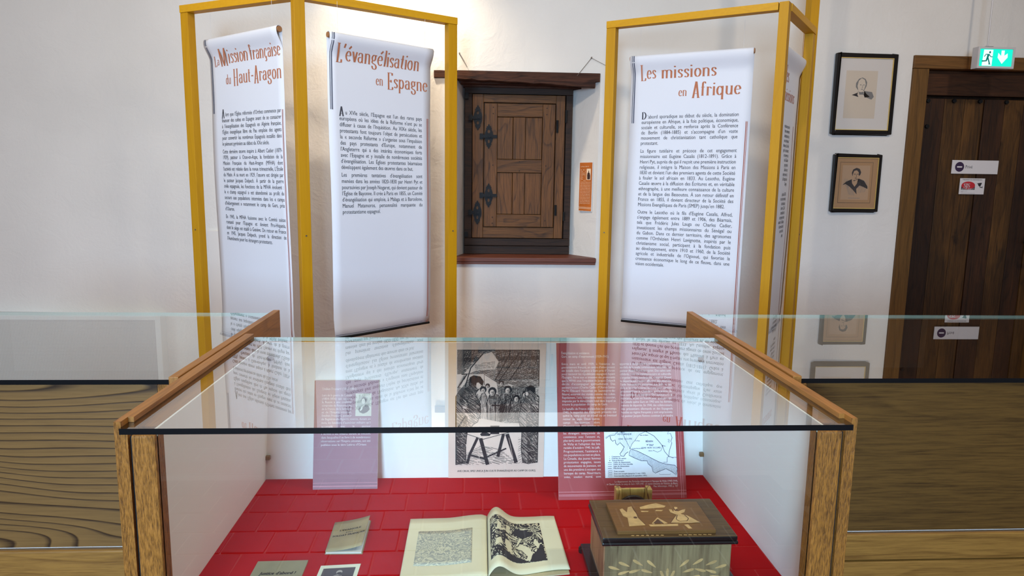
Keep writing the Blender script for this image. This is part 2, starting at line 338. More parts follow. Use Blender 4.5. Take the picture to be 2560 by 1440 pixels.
GL = {}
def glyph(ch):
    if ch in GL: return GL[ch]
    def mesh(t):
        fc.body = t; bpy.context.view_layer.update(); me = fo.to_mesh()
        v = [(a.co.x, a.co.y) for a in me.vertices]; f = [tuple(p.vertices) for p in me.polygons]; fo.to_mesh_clear(); return v, f
    if 'II' not in GL:
        v, f = mesh('II'); GL['II'] = max(p[0] for p in v)
    v, f = mesh('I'+ch+'I'); adv = max(p[0] for p in v)-GL['II']
    v, f = mesh(ch); GL[ch] = (adv, v, f); return GL[ch]
fc = bpy.data.curves.new('typesetter', 'FONT'); fc.resolution_u = 2; fo = bpy.data.objects.new('typesetter', fc); COL.objects.link(fo)
def wordw(t): return sum(glyph(c)[0] for c in t)
def put(ink, t, x, y, size, sx=1.0, shear=0.0, h=None, ang=0.0, bold=0.0):
    h = ink.h if h is None else h; X = 0; ca, sa = math.cos(ang), math.sin(ang)
    for c in t:
        adv, v, f = glyph(c)
        if f:
            for bo in ((0,) if not bold else (0, bold)):
                vs = []
                for (a, b) in v:
                    px = (X+a+bo+shear*b)*size*sx; py = b*size; vs.append(ink.fn(x+px*ca-py*sa, y+px*sa+py*ca, h))
                ink.mb.add(vs, f)
        X += adv
    return X*size*sx
def setline(ink, t, x0, x1, y, size, mode='J', sx=0.9, shear=0.0, bold=0.0, h=None):
    ws = t.split(' '); wd = [wordw(q)*size*sx for q in ws]; sp = 0.28*size*sx; tot = sum(wd); n = len(ws)-1
    nat = tot+sp*n; k = 1.0; W = x1-x0
    if mode == 'J':
        if n and tot+0.6*sp*n <= W: sp = (W-tot)/n
        else: k = W/nat; sp *= k
    elif nat > W: k = W/nat; sp *= k
    x = x0 if mode in 'JL' else (x1-(tot*k+sp*n) if mode == 'R' else (x0+x1)/2-(tot*k+sp*n)/2)
    for q, l in zip(ws, wd): put(ink, q, x, y, size, sx*k, shear, h, bold=bold); x += l*k+sp
def para(ink, lines, x0, x1, y0, y1, size, last='L', **kw):
    n = len(lines)
    for i, t in enumerate(lines):
        y = y0+(y1-y0)*i/max(1, n-1)
        setline(ink, t, x0, x1, y, size, 'J' if (i < n-1 or last == 'J') else 'L', **kw)

# ---- display lettering drawn with a broad pen (thick stems, hairline serifs)
def arc(cx, cy, rx, ry, a0, a1, n=12): return [(cx+rx*math.cos(math.radians(a0+(a1-a0)*i/n)), cy+ry*math.sin(math.radians(a0+(a1-a0)*i/n))) for i in range(n+1)]
X_ = 0.60
def ser(x, y, w=0.07): return [(x-w, y), (x+w, y)]
def st(x, y0, y1): return [(x, y0), (x, y1)]
def arch(x0, x1, b=0): return [(x0, 0.44)]+arc((x0+x1)/2, X_-0.16, (x1-x0)/2, 0.15, 180, 0)+[(x1, 0.03)]
DOT = 'dot'
TG = {
 'n': (0.42, [st(.09, 0, X_), arch(.09, .32), ser(.09, .015, .06), ser(.32, .015, .06), [(.03, X_-.015), (.09, X_-.015)]]),
 'm': (0.62, [st(.09, 0, X_), arch(.09, .29), arch(.29, .52), ser(.09, .015, .05), ser(.29, .015, .05), ser(.52, .015, .05), [(.03, X_-.015), (.09, X_-.015)]]),
 'r': (0.30, [st(.09, 0, X_), [(.09, .42)]+arc(.17, .46, .08, .11, 170, 40), ser(.09, .015, .06), [(.03, X_-.015), (.09, X_-.015)], (DOT, .25, .5, .04)]),
 'i': (0.19, [st(.09, 0, X_), ser(.09, .015, .06), [(.03, X_-.015), (.09, X_-.015)], (DOT, .09, .80, .052)]),
 'l': (0.19, [st(.09, 0, .95), ser(.09, .015, .06), [(.03, .935), (.09, .935)]]),
 'u': (0.42, [[(.09, X_), (.09, .18)]+arc(.2, .17, .11, .15, 180, 350)+[], st(.32, 0, X_), [(.03, X_-.015), (.09, X_-.015)], [(.26, X_-.015), (.32, X_-.015)], [(.32, .015), (.38, .015)]]),
 'o': (0.40, [arc(.2, .3, .13, .285, 0, 360, 26)]),
 'e': (0.37, [arc(.19, .3, .125, .285, 10, 320, 24), [(.08, .335), (.31, .335)]]),
 'a': (0.38, [arc(.17, .44, .11, .14, 150, 0)+[(.28, .05), (.34, .02)], arc(.16, .18, .10, .165, 60, 300, 14)+[(.27, .12)], (DOT, .08, .47, .04)]),
 's': (0.31, [[(.25, .45)]+arc(.16, .45, .085, .13, 30, 200, 10)+[(.12, .35), (.20, .27), (.235, .2)]+arc(.15, .16, .09, .14, 20, -150, 10)]),
 't': (0.27, [[(.11, .82), (.11, .12)]+arc(.18, .12, .07, .10, 180, 300, 8), [(.02, X_-.015), (.22, X_-.015)]]),
 'v': (0.34, [[(.06, X_), (.17, 0)], [(.28, X_), (.18, 0)], ser(.06, X_-.01, .055), ser(.28, X_-.01, .05)]),
 'f': (0.26, [[(.10, 0), (.10, .78)]+arc(.17, .8, .07, .14, 180, 40, 8), [(.02, X_-.015), (.20, X_-.015)], ser(.10, .015, .06), (DOT, .225, .86, .04)]),
 'd': (0.42, [arc(.17, .3, .11, .285, 40, 320, 20), st(.30, 0, .95), [(.24, .935), (.30, .935)], [(.30, .015), (.37, .015)]]),
 'p': (0.42, [st(.09, -.30, X_), arc(.21, .3, .12, .285, 140, -140, 20), ser(.09, -.29, .06), [(.03, X_-.015), (.09, X_-.015)]]),
 'q': (0.42, [arc(.18, .3, .12, .285, 40, 320, 20), st(.31, -.30, X_), ser(.31, -.29, .06)]),
 'g': (0.38, [arc(.18, .42, .10, .17, 0, 360, 20), [(.12, .27), (.08, .16), (.14, .08), (.26, .04)]+arc(.2, -.12, .12, .15, 60, -200, 18), (DOT, .31, .57, .04)]),
 'c': (0.35, [arc(.19, .3, .125, .285, 50, 310, 20), (DOT, .27, .47, .04)]),
 'L': (0.42, [st(.13, -.14, .97), ser(.13, .955, .09), [(.05, -.125), (.36, -.125)], [(.35, -.13), (.37, .06)]]),
 'M': (0.74, [[(.12, .96), (.34, -.12)], [(.60, .96), (.34, -.12)], [(.11, .96), (.10, -.14)], st(.61, -.14, .96), ser(.12, .95, .08), ser(.62, .95, .07), ser(.10, -.125, .07), ser(.61, -.125, .08)]),
 'H': (0.52, [st(.12, -.14, .97), st(.38, -.14, .97), [(.12, .42), (.38, .42)], ser(.12, .955, .07), ser(.38, .955, .07), ser(.12, -.125, .07), ser(.38, -.125, .07)]),
 'A': (0.44, [[(.08, -.14), (.21, .98)], [(.34, -.14), (.22, .98)], [(.12, .16), (.31, .16)], ser(.08, -.125, .06), ser(.34, -.125, .07), [(.16, .95), (.22, .98)]]),
 'E': (0.42, [st(.12, -.14, .97), [(.05, .955), (.35, .955)], [(.12, .42), (.28, .42)], [(.05, -.125), (.36, -.125)], [(.35, .96), (.345, .80)], [(.36, -.12), (.37, .04)], [(.27, .5), (.27, .34)]]),
 'D': (0.46, [st(.12, 0, .96), [(.05, .94), (.12, .94)]+arc(.17, .48, .22, .47, 90, -90, 18)+[(.05, .02)]]),
 '-': (0.26, [[(.04, .40), (.22, .40)], [(.04, .36), (.22, .36)]]),
 '\u2019': (0.16, [[(.08, .95), (.05, .74)], (DOT, .08, .93, .05)]),
}
TG['\u00e9'] = (TG['e'][0], TG['e'][1]+[[(.16, .72), (.27, .88)], [(.18, .72), (.28, .87)]])
TG['\u00e7'] = (TG['c'][0], TG['c'][1]+[[(.2, .02), (.22, -.08)], arc(.19, -.15, .06, .08, 60, -150, 8)])
def title(ink, t, s0, s1, y, size, thick=0.096, thin=0.042):
    """fit word t between s0..s1, cap height = size"""
    tot = sum(TG[c][0] for c in t); kx = (s1-s0)/tot; x = s0
    for c in t:
        adv, strokes = TG[c]
        for q in strokes:
            if q[0] == DOT: ink.ell(x+q[1]*kx, y+q[2]*size, q[3]*kx*1.05, q[3]*size*0.95, n=10)
            else:
                p = [(x+a*kx, y+b*size) for a, b in q]; ink.line(p, 0, pen=(thick*kx, thin*size*0.8))
        x += adv*kx

# ================================================================== ROOM SHELL
YW = 4.47; ZC = 3.2; XL = -4.6; XR = 4.4; YR = -4.0
nx0, nx1, nz0, nz1 = -0.123, 0.79, 0.94, 2.13      # niche mouth
dx0, dx1, dz1 = 2.80, 3.93, 2.283                  # door opening
wb = MB()
def q4(a, b, c, d): wb.add([a, b, c, d], [(0, 1, 2, 3)])
xs = [XL, nx0, nx1, dx0, dx1, XR]; zs = [0, nz0, nz1, dz1, ZC]
for i in range(5):
    for j in range(4):
        if i == 1 and j == 1: continue
        if i == 3 and j <= 2: continue
        q4((xs[i], YW, zs[j]), (xs[i+1], YW, zs[j]), (xs[i+1], YW, zs[j+1]), (xs[i], YW, zs[j+1]))
q4((nx0, YW, nz0), (nx0, YW, nz1), (-0.062, 4.72, nz1), (-0.062, 4.72, nz0))
q4((nx1, YW, nz1), (nx1, YW, nz0), (0.646, 4.72, nz0), (0.646, 4.72, nz1))
q4((nx0, YW, nz1), (nx1, YW, nz1), (0.646, 4.72, nz1), (-0.062, 4.72, nz1))
q4((nx0, YW, nz0), (-0.062, 4.72, nz0), (0.646, 4.72, nz0), (nx1, YW, nz0))
q4((-0.062, 4.72, nz0), (-0.062, 4.72, nz1), (0.646, 4.72, nz1), (0.646, 4.72, nz0))
q4((dx0, YW, 0), (dx0, YW, dz1), (dx0, 4.8, dz1), (dx0, 4.8, 0)); q4((dx1, YW, dz1), (dx1, YW, 0), (dx1, 4.8, 0), (dx1, 4.8, dz1))
q4((dx0, YW, dz1), (dx1, YW, dz1), (dx1, 4.8, dz1), (dx0, 4.8, dz1)); q4((dx0, 4.8, 0), (dx0, 4.8, dz1), (dx1, 4.8, dz1), (dx1, 4.8, 0))
wb.recalc = False
tag(wb.build('wall_back', PLASTER), kind='structure')
tag(B(XL-0.2, XL, YR, 4.8, 0, ZC).build('wall_left', PLASTER), kind='structure')
tag(B(XR, XR+0.2, YR, 4.8, 0, ZC).build('wall_right', PLASTER), kind='structure')
tag(B(XL-0.2, XR+0.2, YR, 4.8, ZC, ZC+0.15).build('ceiling', CEIL), kind='structure')
MORT = plain('mortar_bed', (190, 172, 162), .9)
fl = tag(B(XL-0.2, XR+0.2, YR, 4.8, -0.2, -0.006).build('floor', [TILE, MORT]), kind='structure')
# terracotta tiles in front of the cases, each a piece of the floor (seen mirrored in the front glass)
B(-1.7, 1.72, -1.0, 1.14, -0.0058, -0.0045).build('mortar_bed', MORT, fl)
t0 = None
for r in range(11):
    for c in range(18):
        x = -1.5+c*0.172+(0.086 if r % 2 else 0); y = -0.85+r*0.172
        if t0 is None:
            t0 = MB().box(-0.082, 0.082, -0.082, 0.082, -0.02, 0.0).build('floor_tile', TILE1, None, bevel=0.003); me_t = t0.data; o = t0
        else: o = bpy.data.objects.new('floor_tile', me_t); COL.objects.link(o)
        o.parent = fl; o.location = (x, y, R.uniform(-0.0012, 0.0012)); o.rotation_euler = (R.uniform(-.004, .004), R.uniform(-.004, .004), R.uniform(-.01, .01))

# niche lintel and sill
lm = MB(); n = 26
for i in range(n+1):
    t = i/n; x = -0.248+t*(0.755+0.248); zt = 2.126-0.03*t+R.uniform(-.0025, .0025); zb = zt-0.040-0.008*t+R.uniform(-.002, .002); yf = 4.455+R.uniform(-.002, .002)
    lm.v += [(x, yf, zb), (x, yf-0.002, zt), (x, 4.478, zt+R.uniform(0, .004)), (x, 4.478, zb-0.004)]
for i in range(n):
    for k in range(4): lm.f.append((i*4+k, i*4+(k+1) % 4, i*4+4+(k+1) % 4, i*4+4+k)); lm.m.append(0)
lm.f += [(0, 1, 2, 3), (n*4+3, n*4+2, n*4+1, n*4)]; lm.m += [0, 0]
# underside boards running back over the cupboard
for (ya, yb, za, zb_) in ((4.46, 4.55, 2.080, 2.10), (4.55, 4.63, 2.066, 2.09), (4.63, 4.71, 2.055, 2.08)):
    k = (ya-4.47)/0.25; lm.box(nx0+0.02+max(0, k)*0.05, nx1-0.005-max(0, k)*0.14, ya, yb, za, zb_+0.03)
tag(lm.build('trim_1', LINT), 'rough dark wooden lintel over the cupboard niche', kind='structure')
sm_ = MB()
sm_.extr([[(nx0-0.004, 4.435), (nx1+0.002, 4.435), (nx1+0.002, 4.474), (0.648, 4.70), (-0.064, 4.70), (nx0-0.004, 4.474)]], lambda u, v, h: (u, v, h), 0.945, 0.972)
sm_.extr([[(nx0-0.002, 4.442), (nx1, 4.442), (nx1, 4.48), (nx0-0.002, 4.48)]], lambda u, v, h: (u, v, h), 0.928, 0.946)
tag(sm_.build('trim_2', SILLW, bevel=0.004), 'reddish wooden sill board under the cupboard', kind='structure')

# ================================================================== NICHE CUPBOARD
cup = empty('wall_cupboard', (0.29, 4.66, 0.972), 'old double-framed oak wall cupboard with black iron hinges in the wall niche', 'cupboard')
B(-0.062, 0.646, 4.70, 4.715, 0.972, 2.08).build('back_board', CUPD, cup)
c = MB(); c.box(-0.060, -0.012, 4.657, 4.70, 1.079, 2.0155); c.box(0.603, 0.645, 4.657, 4.70, 1.079, 2.0155); c.box(-0.060, 0.645, 4.655, 4.70, 2.0165, 2.075)
c.box(-0.060, 0.645, 4.652, 4.70, 1.030, 1.078); c.box(-0.060, 0.645, 4.658, 4.70, 0.973, 1.027)
for i in range(5):
    q_ = MB(); q_.v = c.v[i*8:i*8+8]; q_.f = c.f[:6]; q_.m = [0]*6; q_.build('frame_board', CUPD, cup, bevel=0.003)
d1 = B(-0.009, 0.599, 4.686, 4.694, 1.082, 2.012).build('outer_door', CUPL, cup)
B(-0.009, 0.062, 4.645, 4.6855, 1.082, 2.012).build('stile', CUPL, d1, bevel=0.003); B(0.536, 0.594, 4.645, 4.6855, 1.082, 2.012).build('stile', CUPL, d1, bevel=0.003); tag(d1, 'wide oak outer door frame of the cupboard')
B(0.0625, 0.5355, 4.645, 4.685, 1.961, 2.012).build('rail', CUPH, d1, bevel=0.003); B(0.0625, 0.5355, 4.645, 4.685, 1.082, 1.152).build('rail', CUPH, d1, bevel=0.003)
d2_ = B(0.070, 0.530, 4.6755, 4.682, 1.157, 1.955).build('inner_door', CUPL, cup)
B(0.070, 0.152, 4.640, 4.675, 1.157, 1.955).build('stile', CUPL, d2_, bevel=0.003); B(0.449, 0.530, 4.640, 4.675, 1.157, 1.955).build('stile', CUPL, d2_, bevel=0.003); tag(d2_, 'smaller panelled inner door of the cupboard')
for (a, b_) in ((1.872, 1.955), (1.514, 1.598), (1.157, 1.238)): B(0.153, 0.448, 4.640, 4.675, a, b_).build('rail', CUPH, d2_, bevel=0.003)
for (z0, z1) in ((1.600, 1.870), (1.240, 1.512)):
    B(0.154, 0.255, 4.650, 4.672, z0, z1).build('door_panel', CUPL, d2_, bevel=0.004); B(0.338, 0.447, 4.650, 4.672, z0, z1).build('door_panel', CUPL, d2_, bevel=0.004)
    B(0.257, 0.336, 4.644, 4.674, z0, z1).build('door_panel', CUPL, d2_, bevel=0.003)
for (x, z) in ((.125, 1.93), (.125, 1.89), (.475, 1.93), (.475, 1.89), (.125, 1.56), (.475, 1.56), (.3, 1.585), (.3, 1.525), (.125, 1.22), (.125, 1.18), (.475, 1.2)):
    MB().tube([(x, 4.6375, z), (x, 4.645, z)], 0.004, 8).build('peg', CUPD, d2_)
half = [(0, .080), (.006, .072), (.005, .066), (.014, .064), (.012, .056), (.019, .053), (.016, .044), (.021, .034), (.026, .020), (.027, 0)]
prof = half+[(x, -z) for x, z in reversed(half[:-1])]+[(-x, -z) for x, z in half[1:]]+[(-x, z) for x, z in reversed(half[1:-1])]
def hole(cz): return [(0.008*math.cos(a), cz+0.012*math.sin(a)) for a in [2*pi*i/8 for i in range(8)]]
def latch(px, pz, side, par):
    m = MB(); m.extr([prof, hole(.032), hole(-.032)], lambda u, v, h: (px+u, 4.638-h, pz+v), 0.0, 0.005)
    m.box(px-0.055 if side < 0 else px-0.048, px+0.02 if side < 0 else px+0.055, 4.624, 4.637, pz-0.010, pz+0.010)
    m.box(px-0.06, px-0.035, 4.628, 4.640, pz-0.018, pz+0.018)
    m.tube([(px+0.006, 4.612, pz), (px+0.006, 4.626, pz)], 0.008, 10)
    o = m.build('iron_latch', IRON, par)
latch(0.025, 1.862, -1, cup); latch(0.025, 1.25, -1, cup); latch(0.097, 1.744, 1, cup); latch(0.099, 1.363, 1, cup)
for (x, z0, z1) in ((.545, 1.775, 1.855), (.545, 1.235, 1.305), (.602, 1.84, 1.92), (.602, 1.2, 1.26)):
    MB().tube([(x, 4.636, z0), (x, 4.636, z1)], 0.008, 10).build('hinge_pin', IRON, cup)
for (a, b_) in ((1.98, 2.02), (1.09, 1.12)): B(-0.058, -0.035, 4.64, 4.655, a, b_).build('frame_bracket', IRON, cup)

# ================================================================== DOOR ON THE RIGHT
door = empty('door_1', (3.36, 4.5, 0), 'old dark plank door in a brown wooden frame at the right', kind='structure')
B(2.800, 2.905, 4.455, 4.56, 0, 2.205).build('door_jamb', JAMB, door, bevel=0.004); B(3.825, 3.93, 4.455, 4.56, 0, 2.205).build('door_jamb', JAMB, door, bevel=0.004)
JH = wood('door_head_wood', (124, 84, 40), (70, 46, 20), 'X', 40, 0.22, 4, 6, 0.4, 0.5, 0.3, blotch=0.3, pore=0.4)
B(2.800, 3.93, 4.454, 4.56, 2.207, 2.287).build('door_head', JH, door, bevel=0.004)
B(2.80, 3.93, 4.60, 4.62, 0, 2.25).build('door_backing', DOORD, door)
pxs = [2.907, 3.075, 3.215, 3.345, 3.488, 3.62, 3.74, 3.823]
for i in range(7):
    me_ = MB().box(pxs[i]+0.002, pxs[i+1]-0.002, 4.522+(i % 3)*0.003, 4.56, 0.01, 2.03).build('door_plank', DOORD if i in (0, 3, 5) else DOORW, door, bevel=0.003)
JD = wood('door_top_board', (78, 45, 22), (28, 15, 7), 'X', 40, 0.22, 4.5, 7, 0.35, 0.5, 0.4, blotch=0.5, pore=0.5)
B(2.907, 3.823, 4.514, 4.56, 2.05, 2.203).build('door_ledge', JD, door, bevel=0.003)
for (x, z) in ((2.957, 2.024), (3.133, 2.026), (3.31, 2.026), (3.49, 2.025), (3.66, 2.025), (2.966, 1.861)):
    MB().tube([(x, 4.508, z-0.01), (x, 4.525, z-0.01)], 0.013, 12).build('door_nail', IRON, door, bevel=0.003)
dh = MB(); dh.box(3.75, 3.79, 4.508, 4.522, 0.98, 1.18); dh.tube([(3.77, 4.52, 1.1), (3.77, 4.46, 1.1), (3.68, 4.455, 1.1)], 0.009, 10); dh.build('door_handle', IRON, door)

sg = empty('privacy_sign', (3.32, 4.518, 1.55), 'white plastic sign reading Privé with dark no-entry disc on the plank door', 'sign')
SIGN = plain('sign_plastic', (216, 208, 204), 0.45)
B(3.163, 3.482, 4.513, 4.519, 1.548, 1.637).build('sign_plate', SIGN, sg, bevel=0.0015)
fS = lambda u, v, h: (3.163+u, 4.513-h, 1.548+v)
PURP = plain('dark_purple_ink', (46, 24, 60), 0.6)
ik = Ink(fS); ik.ell(.052, .045, .031, .032, n=28); ik.done('no_entry_disc', PURP, sg)
ik = Ink(fS, 0.0008); ik.poly([(.036, .040), (.068, .040), (.071, .0445), (.068, .049), (.036, .049), (.033, .0445)]); ik.done('disc_bar', SIGN, sg)
ik = Ink(fS); put(ik, 'Privé', .092, .036, .030, 0.82); ik.done('printed_text', T_GRY, sg)
sk = empty('security_sticker', (3.316, 4.518, 1.415), 'small white and red video surveillance sticker below the Privé sign', 'sticker')
B(3.230, 3.402, 4.5135, 4.5165, 1.414, 1.519).build('sticker_card', SIGN, sk)
fS = lambda u, v, h: (3.230+u, 4.5135-h, 1.414+v)
REDI = plain('logo_red', (190, 30, 40), 0.6)
ik = Ink(fS); ik.rect(.012, .030, .106, .060); put(ik, 'ÉTABLISSEMENT SOUS VIDÉOSURVEILLANCE', .016, .093, .0078, 0.88, bold=.05)
ik.poly([(.118, .072), (.126, .066), (.130, .056), (.138, .053), (.145, .056), (.152, .073), (.15, .077), (.124, .073)]); ik.line([(.140, .056), (.142, .046), (.158, .046)], .005); ik.rect(.156, .040, .159, .054)
setline(ik, 'Renseignements et droit', .012, .06, .020, .005, 'L'); setline(ik, 'd’accès', .012, .06, .014, .005, 'L'); ik.rect(.012, .006, .11, .0072); ik.done('printed_text', INK, sk)
ik = Ink(fS, .0008); ik.ell(.059, .058, .047, .026, n=28); ik.done('logo_oval', REDI, sk)
ik = Ink(fS, .0012); put(ik, 'SJS', .026, .044, .040, 0.95, bold=.05); setline(ik, 'SÉCURITÉ', .014, .104, .0312, .012, 'J', bold=.05); ik.done('logo_text', WHITEINK, sk)

# ================================================================== EXIT SIGN
ex = empty('exit_sign', (3.144, 4.22, 2.17), 'lit green emergency exit sign with running figure hanging from rod above door', 'sign')
SIL = plain('sign_grey_housing', (196, 192, 190), 0.4)
hb = MB(); hb.box(3.028, 3.040, 4.195, 4.247, 2.172, 2.297); hb.box(3.248, 3.260, 4.195, 4.247, 2.172, 2.297); hb.box(3.04, 3.248, 4.195, 4.247, 2.285, 2.297); hb.box(3.04, 3.248, 4.195, 4.247, 2.172, 2.184); hb.box(3.04, 3.248, 4.205, 4.247, 2.184, 2.285)
hb.build('housing', SIL, ex)
B(3.040, 3.248, 4.202, 4.205, 2.184, 2.285).build('lit_panel', emis('exit_green', (0, 222, 192), 1.45), ex)
fS = lambda u, v, h: (3.040+u, 4.202-h, 2.184+v)
EW = emis('exit_white', (225, 255, 250), 1.3)
ik = Ink(fS, .0005); ik.poly([(.022, .004), (.084, .004), (.086, .097), (.028, .097)])
ik.poly([(.138, .094), (.158, .094), (.158, .064), (.178, .078), (.180, .054), (.147, .016), (.117, .052), (.119, .080), (.138, .062)]); ik.done('pictogram_white', EW, ex)
ik = Ink(fS, .001); G2 = emis('exit_dark_green', (0, 120, 110), 1.0)
ik.ell(.066, .082, .006, .007); ik.line([(.033, .056), (.042, .070), (.062, .070), (.074, .056), (.086, .056)], .005); ik.poly([(.050, .070), (.066, .070), (.058, .046), (.050, .028), (.044, .030), (.048, .046)])
ik.line([(.052, .052), (.046, .032), (.020, .030)], .008); ik.line([(.056, .050), (.062, .035), (.070, .014)], .008); ik.line([(.062, .014), (.076, .012)], .004); ik.done('running_figure', G2, ex)
MB().tube([(3.10, 4.22, 2.297), (3.10, 4.22, ZC)], 0.005, 8).build('hanging_rod', SIL, ex)
B(3.08, 3.13, 4.21, 4.235, 2.296, 2.302).build('mount_plate', IRON, ex)

# ================================================================== PORTRAITS
def frame_moulding(x0, x1, z0, z1, wd, yb, yf):
    m = MB(); m.box(x0, x0+wd, yf, yb, z0, z1); m.box(x1-wd, x1, yf, yb, z0, z1); m.box(x0+wd, x1-wd, yf, yb, z1-wd, z1); m.box(x0+wd, x1-wd, yf, yb, z0, z0+wd); return m
def portrait(x0, x1, z0, z1, wd, label, matc, paper, kind):
    p = empty('framed_portrait', ((x0+x1)/2, 4.465, z0), label, 'picture', 'framed portraits by the door')
    frame_moulding(x0, x1, z0, z1, wd, 4.468, 4.446).build('frame', BLKLAC, p, bevel=0.006)
    frame_moulding(x0+wd, x1-wd, z0+wd, z1-wd, 0.0042, 4.462, 4.4495).build('gilt_slip', GOLD, p)
    B(x0+wd, x1-wd, 4.456, 4.464, z0+wd, z1-wd).build('mount', matc, p)
    W, H = x1-x0, z1-z0
    fS = lambda u, v, h: (x0+u*W, 4.456-h, z0+v*H)
    if kind == 1: a, b_, c_, d_ = .19, .20, .70, .79
    else: a, b_, c_, d_ = .21, .21, .78, .81
    ik = Ink(fS, .0005); ik.rect(a, b_, c_, d_); ik.done('print_sheet', paper, p)
    k = (c_-a); q = (d_-b_); P = lambda pts: [(a+u*k, b_+v*q) for u, v in pts]
    I = Ink(fS, .0009); G = Ink(fS, .0009); Fc = Ink(fS, .0013)
    if kind == 1:
        G.poly(P([(.60, .58), (.86, .56), (.93, .46), (.86, .40), (.62, .46)]))
        G.poly(P([(.40, .60), (.33, .66), (.33, .74), (.41, .83), (.52, .86), (.62, .83), (.68, .76), (.67, .68), (.60, .58)]))
        Fc.poly(P([(.43, .56), (.38, .68), (.41, .79), (.50, .845), (.60, .81), (.64, .72), (.60, .61), (.52, .55)]))
        I.poly(P([(.22, .49), (.40, .54), (.43, .60), (.40, .50), (.44, .45)])); I.poly(P([(.62, .58), (.68, .52), (.80, .46), (.64, .44), (.60, .5)])); G.poly(P([(.44, .56), (.60, .56), (.60, .50), (.46, .50)]))
        Fc.poly(P([(.46, .50), (.58, .50), (.56, .44), (.50, .45)]))
        for (u, v, w_) in ((.48, .705, .05), (.58, .705, .05), (.53, .61, .06)): G.line(P([(u-w_/2, v), (u+w_/2, v)]), .008, .0017)
        G.line(P([(.54, .70), (.545, .645), (.52, .64)]), .006, .0017)
    else:
        I.line(P([(-.09, -.09), (-.09, 1.09), (1.09, 1.09), (1.09, -.09), (-.09, -.09)]), .006)
        G.hatch(P([(.1, .62), (.35, .55), (.25, .35), (.05, .45)]), 0.9, .02, .006); G.hatch(P([(.70, .62), (.95, .5), (.9, .35), (.65, .4)]), -0.9, .02, .006)
        I.poly(P([(.37, .70), (.34, .78), (.38, .88), (.50, .93), (.62, .90), (.68, .80), (.65, .72), (.60, .70)]))
        I.poly(P([(.40, .56), (.60, .62), (.64, .54), (.46, .48)]))
        Fc.poly(P([(.39, .62), (.38, .74), (.42, .84), (.52, .86), (.59, .80), (.60, .70), (.57, .62), (.48, .57)]))
        I.poly(P([(.03, .42), (.15, .52), (.36, .60), (.44, .50), (.62, .62), (.80, .56), (.95, .40), (.96, .32), (.80, .38), (.66, .42), (.55, .32), (.58, .16), (.44, .28), (.30, .38), (.14, .46)]))
        Fc.poly(P([(.36, .59), (.44, .54), (.58, .60), (.56, .48), (.48, .38), (.38, .48)]))
        G.hatch(P([(.15, .45), (.45, .28), (.5, .12), (.25, .15)]), 1.9, .022, .006); G.hatch(P([(.6, .4), (.93, .36), (.85, .22), (.62, .2)]), 1.2, .022, .006)
        for (u, v, w_) in ((.45, .745, .07), (.56, .745, .06), (.50, .63, .08)): I.line(P([(u-w_/2, v), (u+w_/2, v)]), .009, .0017)
        I.line(P([(.51, .74), (.525, .67), (.49, .665)]), .006, .0017)
        G.line(P([(.28, .05), (.70, .05)]), .006)
    I.done('engraving_dark', INK, p); G.done('engraving_grey', GREYI, p); Fc.done('engraving_light', paper, p)
    pane = MB(); pane.box(x0+wd+.006, x1-wd-.006, 4.4525, 4.4545, z0+wd+.006, z1-wd-.006); pane.build('pane', PICG, p)

portrait(2.285, 2.690, 1.787, 2.288, 0.026, 'larger framed portrait of a man on white mount, upper of two', plain('white_mount', (216, 206, 196), 0.8), plain('cream_sheet', (208, 190, 168), 0.8), 1)
portrait(2.322, 2.645, 1.291, 1.660, 0.020, 'smaller framed portrait of a man in a cloak on tan mount', plain('tan_mount', (168, 126, 84), 0.8), plain('tan_sheet', (178, 142, 108), 0.8), 2)

# ================================================================== RADIATOR, CABLE TRUNK, WALL NAILS
ra = empty('radiator', (-2.55, 4.42, 0), 'low white convector radiator with grey perforated grille on the left wall', 'radiator')
frame_moulding(-3.20, -1.952, 0.06, 0.598, 0.032, 4.47, 4.385).build('frame', WHITEP, ra, bevel=0.004)
B(-3.168, -1.984, 4.395, 4.40, 0.092, 0.566).build('grille', PERF, ra)
tag(B(-1.66, -1.585, 4.452, 4.47, 0.0, 1.125).build('cable_trunking', plain('trunking_white', (222, 214, 204), .6), None, (-1.62, 4.46, 0), bevel=0.003), 'white cable trunking on the wall behind the left display frame', 'trunking')
SCR = plain('steel_nail', (120, 112, 104), .4, metal=.7)
for (x, z, p2, p3, lb) in ((-.091, 2.228, (-.044, 2.150), None, 'bent steel nail and wire left above the lintel'), (.727, 2.221, (.640, 2.112), (.86, 2.16), 'bent steel nail and wire right above the lintel')):
    nl = empty('wall_nail', (x, 4.46, z), lb, 'nail', 'wall nails above the lintel')
    MB().tube([(x, 4.45, z+.003), (x, 4.472, z)], .004, 8).build('nail', SCR, nl)
    wm = MB().tube([(x, 4.458, z), (p2[0], 4.458, p2[1])], .0016, 6)
    if p3: wm.tube([(x, 4.458, z), (p3[0], 4.463, p3[1])], .0012, 6)
    wm.build('wire', SCR, nl)

